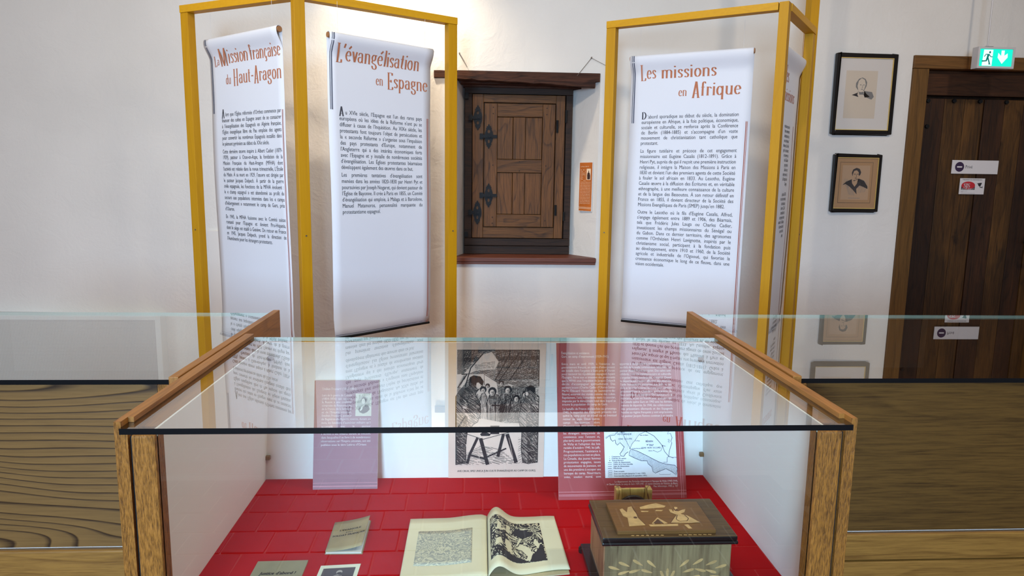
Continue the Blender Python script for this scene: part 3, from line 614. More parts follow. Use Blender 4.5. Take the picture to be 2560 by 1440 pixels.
# ================================================================== ORANGE TEXT CARD ON THE NICHE REVEAL
e0 = Vector((.646, 4.70, 0)); e1 = Vector((.79, 4.47, 0)); ed = (e1-e0).normalized(); en_ = Vector((ed.y, -ed.x, 0)); en_ = en_ if en_.x < 0 else -en_
fC = lambda u, v, h: tuple(e0+ed*(.105+u)+en_*(.002+h)+Vector((0, 0, 1.272+v)))
oc = empty('orange_text_card', fC(.06, 0, 0), 'narrow orange text card mounted on the right side of the niche', 'card')
ORG = plain('orange_card', (196, 104, 36), .6, 0, 1, .1, 6); ORL = plain('card_light_ink', (246, 214, 178), .7)
WB = plain('white_card_edge', (230, 226, 220), .6)
MB().extr([[(-.003, -.003), (.125, -.003), (.125, .315), (-.003, .315)]], fC, 0, .004).build('backing', WB, oc)
MB().extr([[(0, 0), (.122, 0), (.122, .312), (0, .312)]], fC, .004, .005).build('card', ORG, oc)
ik = Ink(fC, .0056); setline(ik, 'Les Missions 1880-1930', .012, .09, .283, .010, 'L')
cardtxt = ['Dès 1822, la', 'Société des', 'missions', 'évangéliques', 'envoie des', 'pasteurs en', 'Afrique, où', 'ils fondent']
for i, t in enumerate(cardtxt): setline(ik, t, .010, .064, .262-i*.0098, .009)
for i in range(15): setline(ik, ['des écoles et des églises dans la', 'région du fleuve et forment des', 'pasteurs du pays avec les autres', 'missions protestantes de France'][i % 4], .010, .112, .262-(8+i)*.0098, .009, 'J' if i < 14 else 'L')
ik.rect(0, .022, .122, .0245); ik.rect(0, .014, .122, .0165)
ik.rect(.070, .200, .110, .272); ik.done('printed_text', ORL, oc)
ik = Ink(fC, .0062); ik.poly([(.078, .204), (.076, .230), (.080, .246), (.087, .249), (.086, .256), (.090, .262), (.094, .256), (.093, .249), (.100, .245), (.106, .226), (.104, .204)]); ik.done('printed_photo', plain('photo_dark', (60, 34, 26), .7), oc)

# ================================================================== BANNERS
NYL = plain('nylon', (214, 210, 206), .4)
def smooth(t): t = max(0, min(1, t)); return t*t*(3-2*t)
def banner(A, Bp, top, label, rod_side, texts, strings, ph):
    A = Vector((A[0], A[1], 0)); Bp = Vector((Bp[0], Bp[1], 0)); d = (Bp-A).normalized(); W = (Bp-A).length
    n_ = Vector((d.y, -d.x, 0)); n_ = n_ if n_.y < 0 else -n_
    bot = texts.get('bot', 0.672); RR = 0.016
    def off(s, z):
        b = RR*2.0*smooth((z-(top-.105))/.085) if z < top else RR*2
        rip = 0.006*math.sin(s*7+ph)*smooth((top-.2-z)/.6)+0.004*math.sin(z*5+ph)*smooth((top-.15-z)/.3)
        cur = 0.016*smooth((bot+.10-z)/.10)*math.sin(s*5+1.0)
        return b-RR+rip+cur
    fn = lambda u, v, h: tuple(A+d*u+n_*(off(u, v)+h+0.0008)+Vector((0, 0, v)))
    bt = empty('text_banner', (A+d*W/2)+Vector((0, 0, bot)), label, 'banner', 'hanging fabric text banners')
    zs_ = [bot+(top-.12-bot)*i/26 for i in range(27)]+[top-.12+.104*i/10 for i in range(1, 11)]
    us = [W*i/12 for i in range(13)]
    m = MB(); rows = []
    for z in zs_: rows.append([A+d*u+n_*off(u, z)+Vector((0, 0, z)) for u in us])
    for k in range(1, 8):   # over the rod and down the back
        a = pi*k/8; rows.append([A+d*u+n_*(RR*math.cos(a))+Vector((0, 0, top-.016+RR*math.sin(a))) for u in us])
    for k in range(0, 9):
        z = top-.016-.088*k/8; rows.append([A+d*u+n_*(-RR+0.0)+Vector((0, 0, z)) for u in us])
    nn = len(us)
    for r in rows: m.v += [tuple(p) for p in r]
    for i in range(len(rows)-1):
        for k in range(nn-1): m.f.append((i*nn+k, i*nn+k+1, (i+1)*nn+k+1, (i+1)*nn+k)); m.m.append(0)
    m.recalc = False
    m.build('cloth', FABRIC, bt, smooth=True, solid=0.0008)
    rz = Vector((0, 0, top-.016))
    MB().tube([A+d*(-.004)+rz, A+d*(W+.004)+rz], 0.0125, 14).build('rod', DOWEL, bt)
    hz = Vector((0, 0, bot+.004)); MB().tube([A+d*u+n_*(off(u, bot))+hz for u in us], 0.0065, 8).build('hem_rod', IRON, bt)
    ik = Ink(fn, .0006); ik.line([(.002+u, bot+.018) for u in us[:-1]], .0016); ik.done('hem_stitch', T_NAVY, bt)
    for s_, zt in strings: MB().tube([A+d*s_+Vector((0, 0, top)), A+d*s_+Vector((0, 0, zt))], .0007, 5).build('hanging_thread', NYL, bt)
    ik = Ink(fn, .0004)
    zz = [1.78+(top-.004-1.78)*i/16 for i in range(17)]
    for (s0, w_) in ((.0125, .0030), (.0175, .0012), (.0225, .0050)): ik.line([(s0, z) for z in zz], w_)
    ik.done('left_stripes', T_NAVY, bt)
    ik = Ink(fn, .0004); zz = [1.775-(1.775-bot-.004)*i/30 for i in range(31)]
    rs_ = texts.get('rs', W-.020)
    for (s0, w_) in ((rs_, .0045), (rs_+.0065, .0028)): ik.line([(s0, z) for z in zz], w_)
    ik.done('right_stripes', T_RUST, bt)
    for (t, s0, s1, y, sz) in texts['title']: ti = Ink(fn, .0004, .02); title(ti, t, s0, s1, y, sz); ti.done('title_word', T_BRN, bt)
    bi = Ink(fn, .0004); x0, x1 = texts['col']
    for pi_, (lines, y0, y1) in enumerate(texts['paras']):
        cap = texts.get('cap') if pi_ == 0 else None
        for i, t in enumerate(lines):
            y = y0+(y1-y0)*i/(len(lines)-1); last = i == len(lines)-1
            setline(bi, t, x0+(.032 if (cap and i == 0) else 0), x1, y, .0276, texts.get('mode', 'J') if not last else ('L' if texts.get('mode', 'J') == 'J' else 'R'), sx=.79, bold=.010)
        if cap: title(bi, cap, x0-.002, x0+.028, y0-.004, .040, .105, .045)
    bi.done('printed_text', T_GRY, bt)
    return bt
P1 = ['lors que l’Église réformée d’Orthez commence par', 'financer des cultes en Espagne avant de se consacrer', 'à l’évangélisation des Espagnols en Algérie française,', 'l’Église évangélique libre de Pau emploie des agents', 'pour convertir les nombreux Espagnols installés dans', 'le piémont pyrénéen au début du XXe siècle.']
P2 = ['Cette dernière œuvre inspire à Albert Cadier (1879-', '1929), pasteur à Osse-en-Aspe, la fondation de la', 'Mission Française du Haut-Aragon (MFHA) dont', 'l’activité est relatée dans la revue trimestrielle, L’Étoile', 'du Matin. À sa mort en 1929, l’œuvre est dirigée par', 'le pasteur Jacques Delpech. À partir de la guerre', 'civile espagnole, les fonctions de la MFHA évoluent :', 'le « champ espagnol » est abandonné au profit du', 'secours aux populations internées dans les « camps', 'd’hébergement » notamment le camp de Gurs, près', 'd’Oloron.']
P3 = ['En 1945, la MFHA fusionne avec le Comité suisse', 'romand pour l’Espagne et devient Pro-Hispania,', 'dont le siège est établi à Genève. De retour en France', 'en 1945, Jacques Delpech, prend la direction de', 'l’Aumônerie pour les étrangers protestants.']
banner((-1.371, 3.79), (-.895, 3.39), 2.148, 'leftmost white banner titled La Mission française du Haut-Aragon in left ochre frame', 1,
  {'title': [('La', .045, .090, 2.018, .046), ('Mission', .104, .345, 2.020, .074), ('fran\u00e7aise', .362, .606, 2.020, .070), ('du', .140, .186, 1.920, .05), ('Haut-Aragon', .205, .608, 1.917, .074)],
   'col': (.092, .592), 'bot': .610, 'cap': 'A', 'paras': [(P1, 1.763, 1.616), (P2, 1.577, 1.285), (P3, 1.245, 1.131)]}, ((.05, 2.27), (.57, 2.27)), 0.3)
Q1 = ['u XVIe siècle, l’Espagne est l’un des rares pays', 'européens où les idées de la Réforme n’ont pu se', 'diffuser à cause de l’Inquisition. Au XIXe siècle, les', 'protestants font toujours l’objet de persécutions et', 'la « seconde Réforme » s’organise sous l’impulsion', 'des pays protestants d’Europe, notamment de', 'l’Angleterre qui a des intérêts économiques forts', 'avec l’Espagne et y installe de nombreuses sociétés', 'd’évangélisation. Les Églises protestantes béarnaises', 'développent également des œuvres dans ce but.']
Q2 = ['Les premières tentatives d’évangélisation sont', 'menées dans les années 1820-1830 par Henri Pyt et', 'poursuivies par Joseph Nogaret, qui devient pasteur de', 'l’Église de Bayonne. Il crée à Paris en 1855, un Comité', 'd’évangélisation qui emploie, à Malaga et à Barcelone,', 'Manuel Matamoros, personnalité marquante du', 'protestantisme espagnol.']
banner((-.676, 3.40), (-.22, 3.78), 2.130, 'white banner titled L\'évangélisation en Espagne beside the cupboard niche', 1,
  {'title': [('L\u2019\u00e9vang\u00e9lisation', .040, .522, 2.010, .076), ('en', .261, .304, 1.916, .052), ('Espagne', .325, .576, 1.912, .074)],
   'col': (.057, .540), 'cap': 'A', 'paras': [(Q1, 1.762, 1.503), (Q2, 1.466, 1.287)]}, ((.05, 2.27), (.55, 2.27)), 1.4)
S1 = ['’abord sporadique au début du siècle, la domination', 'européenne en Afrique, à la fois politique, économique,', 'sociale et culturelle, se renforce après la Conférence', 'de Berlin (1884-1885) et s’accompagne d’un vaste', 'mouvement de christianisation tant catholique que', 'protestant.']
S2 = ['La figure tutélaire et précoce de cet engagement', 'missionnaire est Eugène Casalis (1812-1891). Grâce à', 'Henri Pyt, auprès de qui il reçoit une première instruction', 'religieuse, il intègre la Maison des Missions à Paris en', '1830 et devient l’un des premiers agents de cette Société', 'à fouler le sol africain en 1833. Au Lesotho, Eugène', 'Casalis œuvre à la diffusion des Écritures et, en véritable', 'ethnographe, à une meilleure connaissance de la culture', 'et de la langue des Bassoutos. À son retour définitif en', 'France en 1855, il devient directeur de la Société des', 'Missions Evangéliques de Paris (SMEP) jusqu’en 1882.']
S3 = ['Outre le Lesotho où le fils d’Eugène Casalis, Alfred,', 's’engage également entre 1889 et 1906, des Béarnais,', 'tels que Frédéric Jules Lauga ou Charles Cadier,', 'investissent les champs missionnaires du Sénégal ou', 'du Gabon. Dans ce dernier territoire, des agronomes', 'comme l’Orthézien Henri Lavignotte, inspirés par le', 'christianisme social, participent à la fondation puis', 'au développement, entre 1910 et 1960, de la Société', 'agricole et industrielle de l’Ogooué, qui favorise la', 'croissance économique le long de ce fleuve, dans une', 'vision occidentale.']
banner((.847, 3.87), (1.398, 3.55), 2.134, 'white banner titled Les missions en Afrique in the right ochre frame', 1,
  {'title': [('Les', .052, .140, 2.012, .072), ('missions', .165, .458, 2.010, .070), ('en', .262, .308, 1.914, .05), ('Afrique', .332, .585, 1.912, .074)],
   'col': (.067, .579), 'cap': 'D', 'paras': [(S1, 1.803, 1.663), (S2, 1.621, 1.330), (S3, 1.289, 1.001)]}, ((.05, 2.27), (.585, 2.27)), 2.2)
U1 = ['mission peu de', 'bien entendre', 'destination les', 'non chrétiens”', 'mineure. En ville', 'par le continent', 'en comme les', 'où le Gabon', 'pas proche', 'dans le cas', 'encore avec la', 'la Française du', 'Congo.']
U2 = ['jusqu’au XXe', 'se sont «envolés', 'de missions»,', 'à terre. Qu’ils', 'complètent la', 'est propre dans', 'autour du Gabon,', 'd’autres dans la', 'au nord des', 'pays.']
banner((1.515, 3.475), (1.818, 3.89), 2.14, 'narrow-looking white banner seen edge-on between the two right-hand ochre posts', 1,
  {'title': [('Les', .142, .238, 1.985, .080), ('missions', .140, .400, 1.892, .070)],
   'col': (.06, .345), 'rs': .428, 'mode': 'R', 'paras': [(U1, 1.756, 1.454), (U2, 1.399, 1.175)]}, ((.05, 2.27), (.46, 2.27)), 0.9)

# ================================================================== OCHRE DISPLAY FRAMES
def dframe(pts, label, tall=None):
    t = empty('folding_screen', (pts[1][0], pts[1][1], 0), label, 'screen', 'ochre folding screens'); ZT = 2.31; w_ = .052
    for i, p in enumerate(pts):
        a, b_ = (pts[i], pts[i+1]) if i < len(pts)-1 else (pts[i-1], pts[i])
        ang = math.atan2(b_[1]-a[1], b_[0]-a[0])
        MB().obox(p[0], p[1], ang, w_, w_*.85, 0.0, ZT-(.036 if i != 1 else 0)).build('post', YEL, t, bevel=.002)
        nx_, ny_ = math.sin(ang), -math.cos(ang)
        MB().tube([(p[0]+nx_*.02, p[1]+ny_*.02, 1.18), (p[0]+nx_*.0245, p[1]+ny_*.0245, 1.18)], .004, 8).build('screw', SCR, t)
    for i in range(len(pts)-1):
        a, b_ = Vector(pts[i]), Vector(pts[i+1]); d = (b_-a).normalized(); ang = math.atan2(d.y, d.x); L_ = (b_-a).length
        e0_ = -.026 if i == 0 else .027; e1_ = L_+.026 if i == len(pts)-2 else L_-.027
        c_ = a+d*(e0_+e1_)/2
        MB().obox(c_.x, c_.y, ang, e1_-e0_, w_, ZT-.036, ZT).build('top_rail', YEL2, t, bevel=.002)
        MB().obox((a+d*L_/2).x, (a+d*L_/2).y, ang, L_-.054, w_*.8, 0.04, 0.085).build('bottom_rail', YEL2, t, bevel=.002)
    if tall:
        MB().obox(tall[0], tall[1], tall[2], w_, w_, 0.0, 2.82).build('tall_post', YEL, t, bevel=.002)
    return t
YEL2 = wood('ochre_painted_rail', (206, 152, 16), (190, 134, 10), 'X', 30, 0.22, 3, 5, 0.3, 0.45, 0.08, pore=0.3)
dframe([(-1.455, 3.785), (-.82, 3.44), (-.125, 3.885)], 'left ochre-painted wooden folding screen frame holding two banners')
dframe([(.742, 3.875), (1.470, 3.385), (1.835, 3.88)], 'right ochre-painted wooden folding screen frame with tall rear post', (1.872, 3.955, .2))

# ================================================================== DISPLAY CASES
def slab(x0, x1, y0, y1, z0, z1, par, name='glass_top'):
    m = MB(); vs = [(x, y, z) for x in (x0, x1) for y in (y0, y1) for z in (z0, z1)]
    m.add(vs, [(0, 2, 6, 4)], 3); m.add(vs, [(1, 5, 7, 3)], 0); m.add(vs, [(0, 1, 3, 2), (4, 6, 7, 5), (0, 4, 5, 1)], 1); m.add(vs, [(2, 3, 7, 6)], 2)
    bmv = m; o = bmv.build(name, [GLASS, GEDGE, GEDGE2, GLASSB], par); return o
# --- central case
cc = empty('display_case', (0.046, 1.5, 0), 'central oak display case with glass lid, front window and red floor, nearest the viewer', 'display case', 'glass-topped display cases')
slab(-.5945, .680, 1.157, 1.858, 1.0200, 1.0305, cc)
for (xo, xi, sg_) in ((-.6065, -.5845, 1), (.691, .6705, -1)):
    xm = xi-.010*sg_
    def bb(m_, p, q, *r): return m_.box(min(p, q), max(p, q), *r)
    m = MB(); bb(m, xo, xi, 1.167, 1.858, 0.30, 1.0195); bb(m, xo, xm, 1.167, 1.858, 1.0195, 1.040); bb(m, xm, xi, 1.19, 1.858, 1.0308, 1.040); m.build('side_board', OAK_D, cc)
    m = MB(); bb(m, xo, xi, 1.1645, 1.1668, 0.30, 1.0195); bb(m, xo, xm, 1.1645, 1.1668, 1.0195, 1.0398); m.build('front_edge', OAK_V, cc)
B(-.5795, -.539, 1.163, 1.200, 0.0, 1.0165).build('leg', OAK_V, cc, bevel=.005); B(.622, .6655, 1.163, 1.200, 0.0, 1.0165).build('leg', OAK_V, cc, bevel=.005)
B(-.583, -.539, 1.876, 1.90, 0.0, .60).build('leg', OAK_V, cc, bevel=.003); B(.622, .667, 1.876, 1.90, 0.0, .60).build('leg', OAK_V, cc, bevel=.003)
B(-.584, -.552, 1.201, 1.858, .985, 1.019).build('side_rail', OAK_D, cc, bevel=.002); B(.645, .670, 1.201, 1.858, .985, 1.019).build('side_rail', OAK_D, cc, bevel=.002)
BLK = plain('gap_shade_black', (18, 16, 15), .9)
B(-.5843, -.5797, 1.172, 1.20, .30, 1.012).build('gap_shade', BLK, cc); B(.6657, .6703, 1.172, 1.20, .30, 1.012).build('gap_shade', BLK, cc)  # black strips stand in for the shade in the open joints
m = MB(); m.extr([[(-.578, .61), (-.572, .61), (-.548, 1.018), (-.552, 1.018)]], lambda u, v, h: (u, h, v), 1.176, 1.866).build('inner_side', WPANEL, cc)
m = MB(); m.extr([[(.670, .61), (.664, .61), (.640, 1.018), (.644, 1.018)]], lambda u, v, h: (u, h, v), 1.176, 1.866).build('inner_side', WPANEL, cc)
B(-.58, .68, 1.866, 1.874, .60, 1.014).build('inner_back', WPANEL, cc)
B(-.572, .664, 1.176, 1.866, .605, .625).build('red_floor', RED, cc)
B(-.539, .622, 1.163, 1.20, .53, .632).build('front_rail', OAK_H, cc, bevel=.003)
m = MB(); vs = [(x, y, z) for x in (-.539, .622) for y in (1.171, 1.175) for z in (.632, 1.0195)]
m.add(vs, [(0, 4, 5, 1)], 0); m.add(vs, [(2, 3, 7, 6)], 2); m.add(vs, [(0, 1, 3, 2), (4, 6, 7, 5), (0, 2, 6, 4), (1, 5, 7, 3)], 1); m.build('front_glass', [GLASS, GEDGE2, GLASSB], cc)
for (x, z) in ((-.545, .972), (-.563, .690), (.637, .968), (.655, .690)):
    B(x-.007, x+.007, 1.855, 1.866, z-.006, z+.006).build('corner_clip', BRONZE, cc, bevel=.002)
# --- side cases
def side_case(xa, xb, end_x, panel, label, sgn, zs_, railz):
    t = empty('display_case', ((xa+xb)/2, 1.8, 0), label, 'display case', 'glass-topped display cases')
    slab(xa, xb, 1.452, 2.206, 1.0200, 1.0305, t)
    B(end_x-.010, end_x+.010, 1.440, 2.210, .30, 1.040).build('side_board', OAK_D, t, bevel=.002)
    far = xa-.011 if sgn < 0 else xb+.011
    B(far-.010, far+.010, 1.440, 2.210, .30, 1.040).build('side_board', OAK_D, t, bevel=.002)
    sx_ = end_x-sgn*0
    st0, st1 = (end_x-.042, end_x-.011) if sgn < 0 else (end_x+.011, end_x+.032)
    B(st0, st1, 1.458, 1.50, .0, 1.018).build('leg', OAK_V, t, bevel=.003)
    f0, f1 = (far+.012, far+.05) if sgn < 0 else (far-.05, far-.012)
    B(f0, f1, 1.458, 1.50, .0, 1.018).build('leg', OAK_V, t, bevel=.003)
    B(f0, f1, 2.165, 2.20, .0, .60).build('leg', OAK_V, t, bevel=.003); B(st0, st1, 2.165, 2.20, .0, .60).build('leg', OAK_V, t, bevel=.003)
    x0, x1 = (f1+.001, st0-.001) if sgn < 0 else (st1+.001, f0-.001)
    B(x0, x1, 1.461, 1.470, zs_, 1.0175).build('front_panel', panel, t)
    B(x0, x1, 1.470, 1.476, zs_-.012, 1.0198).build('white_lining', WPANEL, t)
    prev = zs_-.006
    for i, z in enumerate(railz):
        B(x0, x1, 1.455, 1.50, z+.0015, prev).build('front_rail', OAK_H, t, bevel=.004); prev = z-.0015
    B(x0, x1, 1.476, 2.195, .60, .622).build('case_floor', RED, t)
    m = MB(); vs = [(x, y, z) for x in (x0, x1) for y in (2.196, 2.200) for z in (.622, 1.0195)]
    m.add(vs, [(0, 4, 5, 1)], 0); m.add(vs, [(2, 3, 7, 6)], 2); m.add(vs, [(0, 1, 3, 2), (4, 6, 7, 5), (0, 2, 6, 4), (1, 5, 7, 3)], 1); m.build('rear_glass', [GLASS, GEDGE2, GLASSB], t)
side_case(-1.94, -.6325, -.622, OAK_L, 'left display case with wavy-grained oak front, in front of radiator', -1, .653, (.50,))
side_case(.7205, 2.05, .710, OAK_R, 'right display case with straight-grained oak front, in front of door', 1, .664, (.592, .48))

# ================================================================== PRINTED BOARDS INSIDE THE CASE
def board(O, U, V, W, H, th, name, label, cat, body, edge):
    O = Vector(O); U = Vector(U).normalized(); V = Vector(V).normalized(); Nn = U.cross(V)
    fn = lambda u, v, h: tuple(O+U*u+V*v+Nn*(h))
    e = empty(name, O+U*W/2, label, cat, 'text boards in the case' if name == 'text_board' else None)
    MB().extr([[(0, 0), (W, 0), (W, H), (0, H)]], fn, -th, -.0002).build('backing', edge, e)
    MB().extr([[(0, 0), (W, 0), (W, H), (0, H)]], fn, -.0002, 0).build('face', body, e)
    return e, fn
bd, fn = board((.2285, 1.716, .6255), (1, .012, 0), (0, .14, .40), .343, .414, .004, 'text_board', 'large clay red board with two text columns and a map, leaning on case back', 'panel', CLAY, WPANEL)
ik = Ink(fn, .0003)
setline(ik, 'Évangélisation et assistance.', .0131, .092, .3835, .0098, 'L', bold=.02); setline(ik, 'Gurs, un camp d’internement (1939-1945)', .0129, .144, .3740, .0098, 'J', bold=.02)
para(ik, ['Entre mars et avril 1939, à l’initiative du', 'gouvernement français, un centre d’hébergement', 'est installé dans l’urgence à Gurs près d’Oloron', 'pour recevoir les républicains espagnols fuyant', 'l’Espagne. Parmi eux se trouvent des protestants', 'que la MFHA sous l’impulsion de Jacques Delpech', 'décide d’accompagner spirituellement. Des', 'pasteurs locaux (Charles Cadier d’Oloron-Sainte-', 'Marie, Édouard Nouvelon de Sauveterre-de-', 'Béarn) assurent des visites comme des cultes.', 'Rapidement, l’aide humanitaire vient s’y associer,', 'imposée par le dénuement total dans lequel se', 'trouve la population du camp de Gurs.'], .0131, .160, .3540, .2452, .0088, bold=.02)
para(ik, ['La bataille de France déclenchée au printemps', '1940, la majorité des Espagnols présents ont', 'quitté le camp pour un travail ou un éventuel'], .0139, .161, .2333, .2155, .0088, 'J', bold=.02)
para(ik, ['retour au pays. Deux autres', 'camps fonctionnent alors', 'd’hommes sont alors internés au', 'mépris de tous droits humains :', 'les étrangers soupçonnés de', 'connivence avec l’ennemi et,', 'plus tard, sous le gouvernement', 'de Vichy et l’adoption des lois', 'raciales d’octobre 1940, les juifs.', 'Progressivement, l’assistance à', 'ces populations se met en place.', 'La Cimade, des jeunes femmes', 'protestantes engagées, issues', 'de mouvements de jeunesse, est', 'une des premières à occuper une', 'baraque du camp. Nourriture,', 'soins, soutien moral, sont'], .0145, .114, .2065, .0558, .0088, 'J', bold=.02)
para(ik, ['apportés à des personnes récemment arrivées,', 'au-delà de la seule communauté réformée. Le', 'pasteur André Morel les rejoint. Des cultes sont', 'célébrés : une vie communautaire et culturelle', 's’organise (cours, conférences, concerts). Quand', 'la déportation devient effective des internés,', 'l’aide humanitaire apportée aux juifs va au-', 'delà et favorise la sortie du camp pour certains', 'prisonniers sur le Chambon, entre autres, de', 'faux certificats de baptême. De l’assistance à la', 'résistance, le pas est franchi pour quelques-uns.'], .1735, .316, .3540, .2605, .0088, 'L', bold=.02)
para(ik, ['La Cimade quitte Gurs en 1943 avec les derniers', 'convois de déportés. En 1944, des collaborateurs,', 'des prisonniers allemands et des Espagnols', 'hostiles au régime franquiste y sont emprisonnés.', 'Le pasteur Jacques Rennes continue à se rendre'], .174, .316, .2510, .2138, .0088, 'J', bold=.02)
setline(ik, 'Le département des Pyrénées-Atlantiques à l’époque de Vichy (1940-1944),', .150, .3208, .0425, .0070, 'R', sx=.82, bold=.02)
setline(ik, 'in Claude Laharie, Le camp de Gurs 1939-1945 : un aspect méconnu de l’histoire du Béarn,', .128, .3208, .0360, .0070, 'R', sx=.82, shear=.18, bold=.02); setline(ik, 'Pau, Infocompo, 1985 p. 167', .15, .3208, .0295, .0070, 'R', sx=.82, bold=.02)
ik.done('printed_text', WHITEINK, bd)
ik = Ink(fn, .0003)
for y in (.0095, .0125, .0195): ik.rect(0, y, .343, y+.0009)
ik.rect(.3290, 0, .3300, .414); ik.rect(.3345, 0, .3352, .414); ik.done('border_lines', PINKL, bd)
mp = Ink(fn, .0006); mp.rect(.1250, .0545, .3200, .187); mp.done('map_panel', MAPB, bd)
def mz(x, y): return (.1255+(x-75-45*(y-60)/1020)/1425*.194, .187-(y-62)/1012*.1325)
mi = Ink(fn, .0009)
def ml(pts, w_=.0008, n=1): mi.line([mz(*p) for p in pts], w_)
ml([(110, 290), (190, 235), (285, 225), (380, 130), (430, 66)], .0012); ml([(100, 270), (200, 215), (300, 190), (400, 70)], .0006)
cst = [(195, 245), (215, 310), (250, 345), (300, 320), (315, 390), (345, 425), (400, 375), (480, 460), (450, 530), (400, 600), (420, 640), (480, 650), (510, 600), (560, 560)]
ml(cst, .0016); ml([(600, 495), (640, 400), (700, 330), (780, 215), (900, 160), (1020, 130), (1100, 80)], .001); ml([(430, 160), (600, 495)], .001)
ml([(430, 160), (520, 115), (640, 95), (800, 120), (920, 160), (1080, 250), (1170, 350), (1250, 450), (1290, 560), (1375, 660), (1470, 695)], .0013)
ml([(1250, 460), (1220, 545), (1150, 575), (1070, 540)], .0009); ml([(1335, 80), (1375, 150), (1350, 210), (1410, 200), (1445, 290), (1415, 360), (1440, 390), (1385, 560), (1375, 665), (1345, 680), (1340, 780), (1270, 780)], .0012)
zone = [(590, 560), (620, 505), (760, 555), (930, 640), (1080, 720), (1200, 780), (1320, 815), (1500, 840), (1550, 900), (1520, 1040), (1460, 980), (1320, 905), (1180, 960), (1110, 990), (1060, 960), (1040, 870), (960, 800), (940, 745), (820, 740), (700, 690), (580, 630)]
mi.hatch([mz(*p) for p in zone], .55, .0030, .0004, .05); mi.hatch([mz(*p) for p in zone], 1.75, .0030, .0004, .05); ml(zone+[zone[0]], .0013)
pays = [(290, 225), (420, 70), (1000, 70), (900, 150), (780, 200), (700, 320), (600, 495), (520, 560), (480, 640), (420, 610), (480, 460), (400, 375), (345, 420), (300, 320)]
mi.hatch([mz(*p) for p in pays], 1.62, .0038, .0004, .03)
for i in range(4): ml([(1365+((i % 2)*22-10), 330+i*18), (1385, 318+i*20), (1378, 345+i*16)], .0009)
for t, x, y, s_ in (('PAYS  BASQUE', 345, 222, .0062), ('ZONE  OCCUPÉE', 355, 315, .0052), ('BÉARN', 910, 372, .0068), ('Camp de', 965, 430, .0042), ('GURS', 985, 452, .0042), ('ZONE  NON  OCCUPÉE', 825, 498, .0052), ('Pau', 1270, 462, .004), ('Oloron', 965, 555, .004), ('St Palais', 705, 352, .004), ('Salies de Béarn', 790, 240, .004), ('St Jean-Pied de Port', 640, 505, .004), ('Mont de Marsan', 1040, 138, .004), ('Lourdes', 1440, 690, .004), ('Bayonne', 395, 175, .004),
    ('Communes', 235, 665, .0052), ('Chef-lieu de canton', 235, 703, .0052), ('Sous-préfecture', 240, 742, .0052), ('Limite du département', 272, 780, .0052), ('Limite de la zone interdite', 272, 818, .0052), ('Ligne de démarcation', 272, 858, .0052), ('Voie ferrée', 272, 897, .0052), ('Zone occupée', 280, 957, .0052), ('Zone non occupée (jusqu’au 11 nov. 1942)', 280, 1003, .0052), ('Zone interdite (depuis le 8 septembre 1941)', 285, 1048, .0052)):
    p = mz(x, y); put(mi, t, p[0], p[1], s_, .95, bold=.06)
for y in (772, 810, 850, 888): ml([(165, y), (240, y)], .0009)
for y in (945, 990, 1038): ml([(178, y-16), (250, y-16), (250, y+14), (178, y+14), (178, y-16)], .0007)
for (x, y, r_) in ((192, 655, .0007), (195, 692, .0009), (200, 732, .0014), (1250, 450, .002), (945, 425, .0016), (1070, 540, .001), (432, 160, .0016), (920, 160, .0014), (600, 497, .0014), (1375, 665, .0012)):
    p = mz(x, y); mi.ell(p[0], p[1], r_, r_, n=8)
ml([(1190, 995), (1190, 1020), (1410, 1020), (1410, 1000)], .0007); mi.done('map_lines', T_NAVY, bd)

bs, fn = board((-.4275, 1.795, .6255), (1, .01, 0), (0, .06, .286), .172, .292, .004, 'text_board', 'small mauve text board with oval portrait, leaning at the left of case back', 'panel', MAUVE, WPANEL)
ik = Ink(fn, .0003); setline(ik, 'Emilien Frossard (1802-1881)', .0206, .112, .2660, .0098, 'J', bold=.02)
para(ik, ['Lors de la guerre de Crimée', '(1854-1856) qui oppose', 'la Russie à une coalition', 'composée du Royaume-Uni,', 'de la France, de la Sardaigne', 'et de l’Empire ottoman,', 'Emilien Frossard, pasteur'], .0202, .1005, .2490, .1942, .0088, 'J', bold=.02)
para(ik, ['de Bagnères-de-Bigorre, exerce, durant six', 'mois, les fonctions d’aumônier militaire qu’il', 'accomplit avec le pasteur', 'luthérien Alexandre Roehrig. Les lettres qu’il', 'a écrites à ses enfants durant sa mission,', 'dans lesquelles il se livre à de nombreuses', 'observations sur l’Empire ottoman, ont été', 'publiées sous le titre Lettres d’Orient'], .0195, .1520, .1850, .1160, .0088, bold=.02)
ik.done('printed_text', WHITEINK, bs)
ik = Ink(fn, .0003)
for y in (.0065, .0085, .0165): ik.rect(0, y, .172, y+.0009)
ik.done('border_lines', PINKL, bs)
ik = Ink(fn, .0006); ik.rect(.1105, .1953, .1532, .2563); OS = ik.done('portrait_print', plain('portrait_card', (206, 204, 186), .8), bs)
G = Ink(fn, .0009); F_ = Ink(fn, .0012)
el = [(.1318+.0175*math.cos(2*pi*i/24), .2265+.0245*math.sin(2*pi*i/24)) for i in range(24)]; G.hatch(el, .5, .0016, .00045, .1)
G.poly([(.118, .214), (.125, .222), (.131, .220), (.137, .226), (.145, .223), (.149, .214), (.142, .206), (.131, .202), (.121, .206)]); G.ell(.1330, .2385, .0072, .0085)
F_.ell(.1315, .2355, .0050, .0072); F_.poly([(.125, .221), (.132, .224), (.128, .212), (.122, .208)]); G.done('engraving_grey', GREYI, bs); F_.done('engraving_light', plain('portrait_card_light', (214, 212, 196), .8), bs)

